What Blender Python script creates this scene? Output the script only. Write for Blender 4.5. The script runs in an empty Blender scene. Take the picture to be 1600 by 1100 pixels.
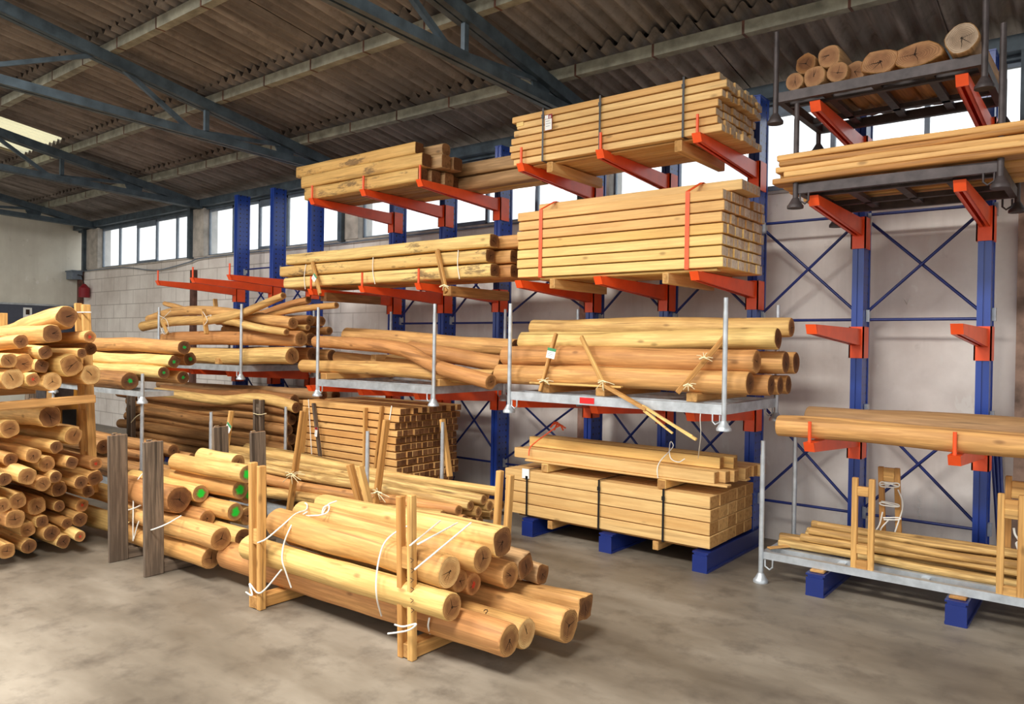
import bpy, bmesh, math, random
from mathutils import Vector, Matrix, noise

S = bpy.context.scene
COL = S.collection
random.seed(11)
PI = math.pi

# ------------------------------------------------------------------ camera
F, H = 1191.5, 2.0
YAW, PITCH, ROLL = [math.radians(a) for a in (38.407, -.507, -.875)]
fw = Vector((-math.sin(YAW)*math.cos(PITCH), math.cos(YAW)*math.cos(PITCH), math.sin(PITCH)))
r0 = Vector((math.cos(YAW), math.sin(YAW), 0))
d0 = fw.cross(r0)
RT = r0*math.cos(ROLL) + d0*math.sin(ROLL)
DN = -r0*math.sin(ROLL) + d0*math.cos(ROLL)
cd = bpy.data.cameras.new('camera')
cam = bpy.data.objects.new('camera', cd)
COL.objects.link(cam)
cd.sensor_width = 36
cd.lens = 36*F/1600
cd.clip_end = 200
m = Matrix((RT, -DN, -fw)).transposed().to_4x4()
m.translation = (0, 0, H)
cam.matrix_world = m
S.camera = cam
EYE = Vector((0, 0, H))

def at(x, y, X=None, Y=None, Z=None):
    """a measured image point carried to the plane X=, Y= or Z= it stands on"""
    d = RT*((x-800)/F) + DN*((y-550)/F) + fw
    t = X/d.x if X is not None else Y/d.y if Y is not None else (Z-H)/d.z
    return EYE + d*t
def depth(p): return (p-EYE).dot(fw)

# ------------------------------------------------------------------ world, light, exposure
S.view_settings.view_transform = 'Standard'
S.view_settings.look = 'None'
S.view_settings.gamma = 1
S.view_settings.use_curve_mapping = False
S.view_settings.exposure = 0.55
S.cycles.max_bounces = 8
S.cycles.diffuse_bounces = 5
S.cycles.transparent_max_bounces = 8
S.cycles.sample_clamp_indirect = 4
W = bpy.data.worlds.new('sky'); S.world = W; W.use_nodes = True
nt = W.node_tree; nt.nodes.clear()
o_ = nt.nodes.new('ShaderNodeOutputWorld'); b_ = nt.nodes.new('ShaderNodeBackground')
tc_ = nt.nodes.new('ShaderNodeTexCoord'); sp_ = nt.nodes.new('ShaderNodeSeparateXYZ')
rp_ = nt.nodes.new('ShaderNodeValToRGB'); mr_ = nt.nodes.new('ShaderNodeMapRange')
nt.links.new(tc_.outputs['Generated'], sp_.inputs[0])
nt.links.new(sp_.outputs['Z'], mr_.inputs['Value'])
mr_.inputs['From Min'].default_value = -1; mr_.inputs['From Max'].default_value = 1
nt.links.new(mr_.outputs[0], rp_.inputs[0])
e = rp_.color_ramp.elements
e[0].position = .47; e[0].color = (.30, .27, .23, 1)
e[1].position = .52; e[1].color = (1, 1, 1, 1)
e2 = e.new(.85); e2.color = (.86, .94, 1, 1)
nt.links.new(rp_.outputs[0], b_.inputs[0]); b_.inputs[1].default_value = 1.3
nt.links.new(b_.outputs[0], o_.inputs[0])

def area(name, loc, size, power, col, rot=(0, 0, 0)):
    l = bpy.data.lights.new(name, 'AREA'); l.shape = 'RECTANGLE'; l.size, l.size_y = size
    l.energy = power; l.color = col
    o = bpy.data.objects.new(name, l); COL.objects.link(o); o.location = loc; o.rotation_euler = rot
    return o
# added fill lamps over the aisle, standing in for daylight from unseen roof sheets
area('overhead_fill', (-7.2, .1, 6.1), (2.6, 1.4), 440, (1, .97, .92))
area('overhead_fill', (-2.2, .1, 6.1), (2.6, 1.4), 440, (1, .97, .92))
area('overhead_fill', (-12.2, .1, 6.1), (2.6, 1.4), 300, (1, .97, .92))

# ------------------------------------------------------------------ material helpers
def srgb(r, g, b):
    return tuple(((c/255)/12.92 if c/255 <= .04045 else ((c/255+.055)/1.055)**2.4) for c in (r, g, b)) + (1,)

class NT:
    def __init__(s, name):
        s.m = bpy.data.materials.new(name); s.m.use_nodes = True
        s.t = s.m.node_tree; s.p = s.t.nodes['Principled BSDF']; s.out = s.t.nodes['Material Output']
    def n(s, kind, **kw):
        o = s.t.nodes.new('ShaderNode'+kind)
        for k, v in kw.items():
            if hasattr(o, k): setattr(o, k, v)
            else: o.inputs[k.replace('_', ' ')].default_value = v
        return o
    def l(s, a, b): s.t.links.new(a, b)
    def math(s, op, a, b=None, c=None):
        o = s.t.nodes.new('ShaderNodeMath'); o.operation = op
        for i, v in enumerate((a, b, c)):
            if v is None: continue
            if isinstance(v, (int, float)): o.inputs[i].default_value = v
            else: s.l(v, o.inputs[i])
        return o.outputs[0]
    def ramp(s, fac, *stops):
        o = s.t.nodes.new('ShaderNodeValToRGB'); s.l(fac, o.inputs[0]); e = o.color_ramp.elements
        while len(e) < len(stops): e.new(.5)
        for el, (p, c) in zip(e, stops): el.position = p; el.color = c if len(c) == 4 else (*c, 1)
        return o.outputs[0]
    def mix(s, f, a, b, mode='MIX'):
        o = s.t.nodes.new('ShaderNodeMix'); o.data_type = 'RGBA'; o.blend_type = mode
        for i, v in ((0, f), (6, a), (7, b)):
            if isinstance(v, (int, float)): o.inputs[i].default_value = v
            elif isinstance(v, tuple): o.inputs[i].default_value = v
            else: s.l(v, o.inputs[i])
        return o.outputs[2]
    def coords(s, scale, which='Object', shift=True):
        tc = s.n('TexCoord'); mp = s.n('Mapping'); mp.inputs['Scale'].default_value = scale
        s.l(tc.outputs[which], mp.inputs[0])
        if shift:
            oi = s.n('ObjectInfo'); k = s.math('MULTIPLY', oi.outputs['Random'], 37.0)
            s.l(k, mp.inputs['Location'])
        return mp.outputs[0]
    def noise(s, vec, scale, detail=4, rough=.55):
        o = s.n('TexNoise'); o.inputs['Scale'].default_value = scale; o.inputs['Detail'].default_value = detail
        o.inputs['Roughness'].default_value = rough; s.l(vec, o.inputs['Vector']); return o.outputs[0]
    def bump(s, h, strength, dist=.01):
        o = s.n('Bump'); o.inputs['Strength'].default_value = strength; o.inputs['Distance'].default_value = dist
        s.l(h, o.inputs['Height']); s.l(o.outputs[0], s.p.inputs['Normal'])
    def base(s, c):
        if isinstance(c, tuple): s.p.inputs['Base Color'].default_value = c
        else: s.l(c, s.p.inputs['Base Color'])
    def set(s, rough=.6, metal=0, spec=.5):
        s.p.inputs['Roughness'].default_value = rough; s.p.inputs['Metallic'].default_value = metal
        s.p.inputs['Specular IOR Level'].default_value = spec
        return s.m

def m_plain(name, c, rough=.6, metal=0, var=.15, scale=14):
    k = NT(name); v = k.coords((1, 1, 1)); f = k.noise(v, scale)
    d = tuple(x*(1-var*1.6) for x in c[:3])+(1,); e = tuple(min(1, x*(1+var)) for x in c[:3])+(1,)
    k.base(k.ramp(f, (.3, d), (.7, e))); return k.set(rough, metal)

def m_wood(name, a, b, dark, sawn=False, knots=True, streak=.5, stain=0):
    """peeled or sawn wood: grain runs along the piece's own X axis"""
    k = NT(name)
    oi = k.n('ObjectInfo')
    v = k.coords((.9, 7, 7) if not sawn else (.7, 14, 14))
    broad = k.noise(v, 1.3, 3)
    vg = k.coords((2.2, 46, 46)); grain = k.noise(vg, 1.0, 4, .6)
    tone = k.math('ADD', k.math('MULTIPLY', oi.outputs['Random'], .75), k.math('MULTIPLY', k.math('SUBTRACT', broad, .5), .9))
    c = k.ramp(tone, (.05, a), (.75, b))
    c = k.mix(k.math('MULTIPLY', k.ramp(grain, (.44, (1, 1, 1)), (.62, (0, 0, 0))), streak*.75), c, dark, 'MIX')
    vl = k.coords((.55, 19, 19)); lines = k.noise(vl, 1.0, 2, .4)
    crack = k.ramp(lines, (.335 if not sawn else .31, (1, 1, 1)), (.365 if not sawn else .34, (0, 0, 0)))
    c = k.mix(k.math('MULTIPLY', crack, streak*.8), c, tuple(x*.35 for x in dark[:3])+(1,))
    patch = k.noise(k.coords((1.1, 4, 4)), 1.0, 5, .65)
    c = k.mix(k.ramp(patch, (.52, (0, 0, 0)), (.74, (.55, .55, .55))), c, tuple(q*.55+p*.45 for q, p in zip(dark, b)))
    if stain:
        sn = k.noise(k.coords((1.5, 6, 6)), 1.0, 5, .75)
        c = k.mix(k.ramp(sn, (.57, (0, 0, 0)), (.64, (stain,)*3)), c, srgb(84, 64, 48))
    if knots:
        vk = k.coords((2.2, 5, 5)); vo = k.n('TexVoronoi'); vo.inputs['Scale'].default_value = 1.25; k.l(vk, vo.inputs['Vector'])
        kn = k.ramp(vo.outputs['Distance'], (.05, (1, 1, 1)), (.13, (0, 0, 0)))
        c = k.mix(k.math('MULTIPLY', kn, .55), c, tuple(x*.5 for x in dark[:3])+(1,))
    k.base(c); k.bump(grain, .25, .004)
    return k.set(.62, 0, .35)

def m_end(name, pale, mid, dark, paint=None, cracks=True):
    """log end: growth rings and drying cracks from the disc coordinates in the UV map"""
    k = NT(name)
    tc = k.n('TexCoord'); oi = k.n('ObjectInfo'); uv = tc.outputs['UV']
    sx = k.n('SeparateXYZ'); k.l(uv, sx.inputs[0])
    nz = k.noise(k.coords((9, 9, 9)), 1.0, 3)
    wob = k.math('MULTIPLY', k.math('SUBTRACT', nz, .5), .35)
    x = k.math('ADD', sx.outputs[0], wob); y = k.math('ADD', sx.outputs[1], wob)
    rad = k.math('SQRT', k.math('ADD', k.math('MULTIPLY', x, x), k.math('MULTIPLY', y, y)))
    ring = k.math('SINE', k.math('MULTIPLY', rad, 58.0))
    c = k.ramp(rad, (0, mid), (.55, mid), (.86, pale), (1, pale))
    c = k.mix(k.math('MULTIPLY', k.math('ADD', ring, 1.0), .24), c, dark)
    blot = k.noise(k.coords((16, 16, 16)), 1.0, 4)
    c = k.mix(k.ramp(blot, (.4, (0, 0, 0)), (.75, (.55, .55, .55))), c, dark)
    if cracks:
        for j, (off, wd) in enumerate(((0, .055), (2.1, .045), (4.0, .03))):
            ang = k.math('ADD', k.math('MULTIPLY', oi.outputs['Random'], 41.0+13*j), off)
            ca = k.math('COSINE', ang); sa = k.math('SINE', ang)
            across = k.math('ABSOLUTE', k.math('SUBTRACT', k.math('MULTIPLY', x, sa), k.math('MULTIPLY', y, ca)))
            along = k.math('ADD', k.math('MULTIPLY', x, ca), k.math('MULTIPLY', y, sa))
            w = k.math('MULTIPLY', k.math('SUBTRACT', .85, along), wd)
            hit = k.math('MULTIPLY', k.math('LESS_THAN', across, w), k.math('GREATER_THAN', along, -.1))
            c = k.mix(k.math('MULTIPLY', hit, .85), c, tuple(q*.12 for q in dark[:3])+(1,))
    if paint:
        g = k.math('ADD', rad, k.math('MULTIPLY', k.math('SUBTRACT', k.noise(k.coords((40, 40, 40)), 1.0, 2), .5), .5))
        c = k.mix(k.ramp(g, (paint[1]*.55, (.95, .95, .95)), (paint[1], (0, 0, 0))), c, paint[0])
    k.base(c); k.bump(ring, .1, .003)
    return k.set(.8, 0, .2)

YEL, TAN, ORA = srgb(240, 205, 130), srgb(222, 172, 104), srgb(214, 150, 86)
M = {}
M['log'] = m_wood('peeled_wood', srgb(238, 198, 124), srgb(210, 158, 92), srgb(138, 88, 44), streak=.5)
M['log_o'] = m_wood('peeled_wood_orange', srgb(228, 176, 108), srgb(206, 146, 88), srgb(132, 80, 42), streak=.5)
M['log_y'] = m_wood('peeled_wood_yellow', srgb(240, 207, 132), srgb(222, 180, 106), srgb(146, 100, 46), streak=.45)
M['log_s'] = m_wood('axe_marked_wood', srgb(242, 208, 134), srgb(222, 176, 104), srgb(150, 104, 50), streak=.4, stain=.7)
M['log_d'] = m_wood('peeled_wood_aged', srgb(196, 146, 88), srgb(160, 108, 62), srgb(84, 54, 30), streak=.55)
M['log_b'] = m_wood('grey_brown_wood', srgb(196, 158, 112), srgb(170, 128, 84), srgb(96, 68, 42), streak=.5)
M['pole'] = m_wood('pole_wood', srgb(232, 196, 126), srgb(212, 166, 98), srgb(120, 80, 38), streak=.8)
M['sawn'] = m_wood('sawn_wood', srgb(238, 202, 138), srgb(220, 172, 106), srgb(160, 108, 56), sawn=True, streak=.3)
M['sawn_y'] = m_wood('sawn_wood_yellow', srgb(246, 216, 140), srgb(232, 186, 108), srgb(164, 112, 58), sawn=True, streak=.28)
M['sawn_o'] = m_wood('sawn_wood_orange', srgb(236, 190, 122), srgb(218, 162, 94), srgb(150, 96, 52), sawn=True, streak=.28)
M['board'] = m_wood('rough_board', srgb(226, 176, 108), srgb(190, 134, 74), srgb(110, 72, 38), sawn=True, streak=.5)
M['stake'] = m_wood('stake_wood', srgb(228, 180, 108), srgb(200, 146, 80), srgb(120, 76, 36), sawn=True, streak=.5)
M['stake_d'] = m_wood('weathered_wood', srgb(132, 114, 96), srgb(106, 90, 76), srgb(56, 46, 38), sawn=True, streak=.8)
M['end'] = m_end('log_end', srgb(198, 148, 90), srgb(148, 103, 62), srgb(96, 62, 36))
M['end_p'] = m_end('log_end_pale', srgb(230, 190, 128), srgb(196, 152, 98), srgb(136, 94, 54))
M['end_d'] = m_end('log_end_dark', srgb(150, 104, 62), srgb(112, 74, 46), srgb(70, 44, 26))
M['end_g'] = m_end('log_end_green_paint', srgb(190, 146, 94), srgb(140, 104, 68), srgb(90, 64, 40), (srgb(30, 205, 60), .62))
M['end_gd'] = m_end('log_end_green_dot', srgb(138, 94, 58), srgb(104, 70, 46), srgb(66, 44, 28), (srgb(30, 165, 70), .32))
M['end_t'] = m_end('trunk_end', srgb(176, 132, 92), srgb(150, 108, 76), srgb(96, 66, 46))
M['end_b'] = m_end('trunk_end_grey', srgb(186, 164, 140), srgb(156, 134, 112), srgb(104, 88, 74))
M['end_r'] = m_end('log_end_red_mark', srgb(206, 150, 92), srgb(160, 106, 64), srgb(100, 60, 34), (srgb(190, 62, 40), .3))
def m_cut(name, a, b, d):
    k = NT(name); v = k.coords((30, 30, 30)); oi = k.n('ObjectInfo'); f = k.noise(v, 1.0, 3)
    t = k.math('ADD', k.math('MULTIPLY', oi.outputs['Random'], .8), k.math('MULTIPLY', k.math('SUBTRACT', f, .5), .7))
    c = k.ramp(t, (.0, a), (.7, b)); k.base(k.mix(k.ramp(f, (.5, (0, 0, 0)), (.8, (.6, .6, .6))), c, d)); return k.set(.8, 0, .2)
M['cut_grey'] = m_cut('end_grain_grey', srgb(236, 222, 200), srgb(206, 186, 160), srgb(150, 128, 104))
M['cut_tan'] = m_cut('end_grain_tan', srgb(204, 158, 98), srgb(168, 122, 70), srgb(110, 74, 40))
M['cut_brown'] = m_cut('end_grain_brown', srgb(158, 112, 72), srgb(112, 74, 46), srgb(66, 42, 26))
M['galv'] = m_plain('galvanised_steel', srgb(196, 202, 206), .42, .55, .16, 9)
M['dark_steel'] = m_plain('dark_painted_steel', srgb(74, 66, 66), .55, .3, .25, 10)
M['orange'] = m_plain('orange_paint', srgb(248, 88, 34), .38, 0, .08, 5)
M['red'] = m_plain('red_sticker', srgb(214, 24, 28), .5, 0, .05)
M['black'] = m_plain('black_strap', srgb(22, 22, 24), .4, 0, .1)
M['strap'] = m_plain('white_strap', srgb(238, 236, 226), .35, 0, .05)
M['twine'] = m_plain('pale_twine', srgb(236, 220, 176), .7, 0, .1)
M['ostrap'] = m_plain('orange_strap', srgb(240, 92, 40), .45, 0, .08)
M['paper'] = m_plain('white_paper', srgb(238, 238, 234), .7, 0, .03)
M['dkred'] = m_plain('dark_red_print', srgb(140, 22, 34), .6, 0, .05)
M['green'] = m_plain('green_print', srgb(70, 150, 96), .6, 0, .05)
M['grey'] = m_plain('grey_print', srgb(150, 150, 150), .7, 0, .05)
M['steelblue'] = m_plain('blue_grey_steel', srgb(74, 88, 98), .5, .1, .28, 6)
M['purlin'] = m_plain('pale_concrete', srgb(150, 148, 132), .8, 0, .25, 7)
M['rust'] = m_plain('rusty_steel', srgb(104, 70, 58), .8, .1, .35, 6)
M['plasterpost'] = m_plain('grey_concrete_post', srgb(190, 182, 172), .85, 0, .2, 5)
M['stained'] = m_plain('brown_stained_concrete', srgb(160, 132, 114), .9, 0, .38, 5)
M['brick'] = m_plain('pinkish_brick', srgb(176, 138, 122), .9, 0, .25, 9)
M['frame'] = m_plain('grey_window_frame', srgb(120, 132, 146), .5, .2, .15, 8)
M['boardface'] = m_plain('slate_grey_face', srgb(74, 78, 92), .5, 0, .06)
M['machine'] = m_plain('ochre_paint', srgb(176, 118, 40), .5, 0, .2, 6)
M['rubber'] = m_plain('black_rubber', srgb(26, 26, 28), .7, 0, .1)
M['chalk'] = m_plain('chalk', srgb(238, 236, 230), .9, 0, .03)
M['ink'] = m_plain('pencil', srgb(60, 40, 26), .8, 0, .05)

def m_blue():
    k = NT('blue_enamel'); tc = k.n('TexCoord'); sx = k.n('SeparateXYZ'); k.l(tc.outputs['Object'], sx.inputs[0])
    z = k.math('SUBTRACT', k.math('FRACT', k.math('DIVIDE', sx.outputs[2], .078)), .5)
    z = k.math('MULTIPLY', z, .078)
    tot = None
    for yc, rr in ((.062, .0135), (.192, .0135), (.127, .007)):
        dy = k.math('SUBTRACT', sx.outputs[1], yc)
        r2 = k.math('SQRT', k.math('ADD', k.math('MULTIPLY', dy, dy), k.math('MULTIPLY', z, z)))
        h = k.math('LESS_THAN', r2, rr)
        tot = h if tot is None else k.math('MAXIMUM', tot, h)
    k.base(k.mix(tot, srgb(30, 66, 156), srgb(6, 8, 20)))
    return k.set(.28, 0, .6)
M['blue_up'] = m_blue()
M['blue'] = m_plain('blue_paint', srgb(26, 44, 112), .32, 0, .06, 5)

def m_wall(name, base, dirt, blocks=False):
    k = NT(name); v = k.coords((1, 1, 1), shift=False)
    f = k.noise(v, .9, 6, .6); g = k.noise(v, 5.0, 6, .65)
    vs = k.coords((3.0, 3.0, .22), shift=False); s = k.noise(vs, 1.2, 5, .6)
    c = k.ramp(f, (.3, dirt), (.62, base))
    c = k.mix(k.ramp(s, (.5, (0, 0, 0)), (.72, (.55, .55, .55))), c, dirt)
    c = k.mix(k.ramp(g, (.62, (0, 0, 0)), (.8, (.35, .35, .35))), c, srgb(120, 104, 92))
    vp = k.coords((4.5, 4.5, 2.2), shift=False); p = k.noise(vp, 1.6, 3, .5)
    c = k.mix(k.ramp(p, (.665, (0, 0, 0)), (.70, (.6, .6, .6))), c, srgb(232, 228, 220))
    if blocks:
        br = k.n('TexBrick'); rot = k.n('Mapping'); rot.inputs['Rotation'].default_value = (PI/2, 0, 0)
        tc = k.n('TexCoord'); k.l(tc.outputs['Object'], rot.inputs[0]); k.l(rot.outputs[0], br.inputs['Vector'])
        br.inputs['Scale'].default_value = 1; br.inputs['Mortar Size'].default_value = .012; br.inputs['Mortar Smooth'].default_value = .6
        br.inputs['Brick Width'].default_value = .62; br.inputs['Row Height'].default_value = .31
        sx = k.n('SeparateXYZ'); k.l(tc.outputs['Object'], sx.inputs[0])
        far = k.ramp(k.math('MULTIPLY', sx.outputs[0], -.05), (.42, (0, 0, 0)), (.5, (.5, .5, .5)))
        c = k.mix(k.math('MULTIPLY', br.outputs['Fac'], far), c, srgb(132, 118, 104))
    k.base(c); k.bump(g, .15, .01)
    return k.set(.85, 0, .2)
M['wall'] = m_wall('stained_render', srgb(240, 233, 225), srgb(206, 195, 186), True)
M['gable'] = m_wall('cream_render', srgb(226, 222, 208), srgb(204, 198, 184))

def m_floor():
    k = NT('worn_concrete'); v = k.coords((1, 1, 1), shift=False)
    va = k.coords((.55, 1.3, 1), shift=False)
    f = k.noise(va, .8, 6, .6); g = k.noise(v, 3.5, 8, .65); h = k.noise(v, 26, 4)
    c = k.ramp(f, (.32, srgb(92, 83, 71)), (.5, srgb(122, 112, 98)), (.68, srgb(152, 142, 127)))
    c = k.mix(k.ramp(g, (.5, (0, 0, 0)), (.72, (.6, .6, .6))), c, srgb(70, 62, 54))
    c = k.mix(k.ramp(h, (.66, (0, 0, 0)), (.78, (.3, .3, .3))), c, srgb(60, 52, 46))
    k.base(c); k.bump(g, .08, .01)
    k.l(k.ramp(f, (.3, (.38, .38, .38)), (.7, (.6, .6, .6))), k.p.inputs['Roughness'])
    k.p.inputs['Specular IOR Level'].default_value = .4
    return k.m
M['floor'] = m_floor()

def m_roof():
    k = NT('fibre_cement_sheet'); v = k.coords((1, .35, 1), shift=False); w = k.coords((1, 1, 1), shift=False); st = k.coords((9, .5, 1), shift=False)
    f = k.noise(v, 1.1, 6, .6); g = k.noise(w, 7, 6, .7); r = k.noise(st, 1.2, 4, .6)
    c = k.ramp(f, (.3, srgb(120, 113, 109)), (.7, srgb(180, 171, 164)))
    c = k.mix(k.ramp(r, (.4, (0, 0, 0)), (.75, (.7, .7, .7))), c, srgb(70, 61, 57))
    c = k.mix(k.ramp(g, (.5, (0, 0, 0)), (.75, (.5, .5, .5))), c, srgb(70, 62, 58))
    k.base(c); return k.set(.9, 0, .15)
M['roof'] = m_roof()
def m_skylight():
    k = NT('yellowed_translucent_sheet'); t = k.n('BsdfTranslucent'); t.inputs[0].default_value = srgb(246, 238, 208)
    tr = k.n('BsdfTransparent'); tr.inputs[0].default_value = srgb(252, 244, 214); mx = k.n('MixShader'); mx.inputs[0].default_value = .45
    k.l(t.outputs[0], mx.inputs[1]); k.l(tr.outputs[0], mx.inputs[2]); k.l(mx.outputs[0], k.out.inputs[0]); return k.m
M['skylight'] = m_skylight()
def m_pane():
    k = NT('dusty_glass'); tr = k.n('BsdfTransparent'); tr.inputs[0].default_value = (.97, .99, 1, 1)
    t = k.n('BsdfTranslucent'); t.inputs[0].default_value = (.9, .93, .95, 1)
    g = k.n('BsdfGlossy'); g.inputs['Roughness'].default_value = .1
    a = k.n('MixShader'); a.inputs[0].default_value = .2; b = k.n('MixShader'); b.inputs[0].default_value = .05
    k.l(tr.outputs[0], a.inputs[1]); k.l(t.outputs[0], a.inputs[2]); k.l(a.outputs[0], b.inputs[1]); k.l(g.outputs[0], b.inputs[2])
    k.l(b.outputs[0], k.out.inputs[0]); return k.m
M['pane'] = m_pane()

# ------------------------------------------------------------------ object helpers
class MB:
    def __init__(s): s.v, s.f, s.mi, s.sm = [], [], [], []
    def add(s, vs, fs, mi=0, smooth=False):
        n = len(s.v); s.v += [tuple(v) for v in vs]
        for f in fs: s.f.append(tuple(n+i for i in f)); s.mi.append(mi); s.sm.append(smooth)
        return s
    def box(s, lo, hi, mi=0):
        (a, b, c), (d, e, f) = lo, hi
        return s.add([(a, b, c), (d, b, c), (d, e, c), (a, e, c), (a, b, f), (d, b, f), (d, e, f), (a, e, f)],
                     [(0, 3, 2, 1), (4, 5, 6, 7), (0, 1, 5, 4), (1, 2, 6, 5), (2, 3, 7, 6), (3, 0, 4, 7)], mi)
    def bar(s, p, q, w, h, up=(0, 0, 1), mi=0):
        """rectangular bar p to q: w across, h along up"""
        p, q = Vector(p), Vector(q); d = (q-p).normalized(); u = Vector(up); x = d.cross(u)
        if x.length < 1e-4: x = d.cross(Vector((0, 1, 0)))
        x.normalize(); u = x.cross(d); vs = []
        for c in (p, q):
            for sx, su in ((-1, -1), (1, -1), (1, 1), (-1, 1)): vs.append(c + x*(sx*w/2) + u*(su*h/2))
        return s.add(vs, [(0, 1, 2, 3), (7, 6, 5, 4), (0, 4, 5, 1), (1, 5, 6, 2), (2, 6, 7, 3), (3, 7, 4, 0)], mi)
    def tube(s, pts, r, n=10, mi=0, cap=True, flat=1.0):
        pts = [Vector(p) for p in pts]; rs = r if isinstance(r, (list, tuple)) else [r]*len(pts)
        rings = []; prev = None
        for i, p in enumerate(pts):
            d = (pts[min(i+1, len(pts)-1)]-pts[max(i-1, 0)]).normalized()
            if prev is None:
                u = Vector((0, 0, 1)) if abs(d.z) < .9 else Vector((0, 1, 0))
            else: u = prev
            x = d.cross(u)
            if x.length < 1e-5: x = d.cross(Vector((1, 0, 0)))
            x.normalize(); u = x.cross(d).normalized(); prev = u
            rings.append([p + x*(rs[i]*math.cos(2*PI*k/n)) + u*(rs[i]*flat*math.sin(2*PI*k/n)) for k in range(n)])
        vs = [v for rg in rings for v in rg]; fs = []
        for i in range(len(pts)-1):
            for k in range(n): fs.append((i*n+k, i*n+(k+1) % n, (i+1)*n+(k+1) % n, (i+1)*n+k))
        s.add(vs, fs, mi, True)
        if cap:
            s.add(rings[0], [tuple(reversed(range(n)))], mi); s.add(rings[-1], [tuple(range(n))], mi)
        return s
    def mesh(s, name, mats):
        me = bpy.data.meshes.new(name); me.from_pydata(s.v, [], s.f)
        for m_ in mats: me.materials.append(m_)
        me.polygons.foreach_set('material_index', s.mi); me.polygons.foreach_set('use_smooth', s.sm)
        me.update(); return me
    def build(s, name, mats, parent=None, loc=(0, 0, 0), rot=(0, 0, 0)):
        mats = mats if isinstance(mats, (list, tuple)) else [mats]
        o = bpy.data.objects.new(name, s.mesh(name, mats)); COL.objects.link(o)
        o.location = loc; o.rotation_euler = rot
        if parent: o.parent = parent
        return o

def tag(o, label, cat, group=None, kind=None):
    o['label'] = label; o['category'] = cat
    if group: o['group'] = group
    if kind: o['kind'] = kind
    return o
def struct(o): o['kind'] = 'structure'; return o
def empty(name, loc=(0, 0, 0), rz=0):
    o = bpy.data.objects.new(name, None); COL.objects.link(o); o.location = loc; o.rotation_euler = (0, 0, rz)
    o.empty_display_size = .1; return o
def local(mb, root):
    """shift world-space vertices into the frame of an unrotated root"""
    l = root.location; mb.v = [(x-l.x, y-l.y, z-l.z) for x, y, z in mb.v]; return mb
ORD = ['zeroth', 'first', 'second', 'third', 'fourth', 'fifth', 'sixth', 'seventh', 'eighth', 'ninth', 'tenth', 'eleventh', 'twelfth',
       'thirteenth', 'fourteenth', 'fifteenth', 'sixteenth', 'seventeenth', 'eighteenth', 'nineteenth', 'twentieth']

def catmull(P, n):
    P = [P[0]*2-P[1]] + P + [P[-1]*2-P[-2]]; out = []; seg = len(P)-3
    for i in range(n+1):
        t = i/n*seg; k = min(int(t), seg-1); t -= k
        a, b, c, d = P[k:k+4]
        out.append(.5*((2*b)+(c-a)*t+(2*a-5*b+4*c-d)*t*t+(3*b-a-3*c+d)*t*t*t))
    return out

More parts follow.
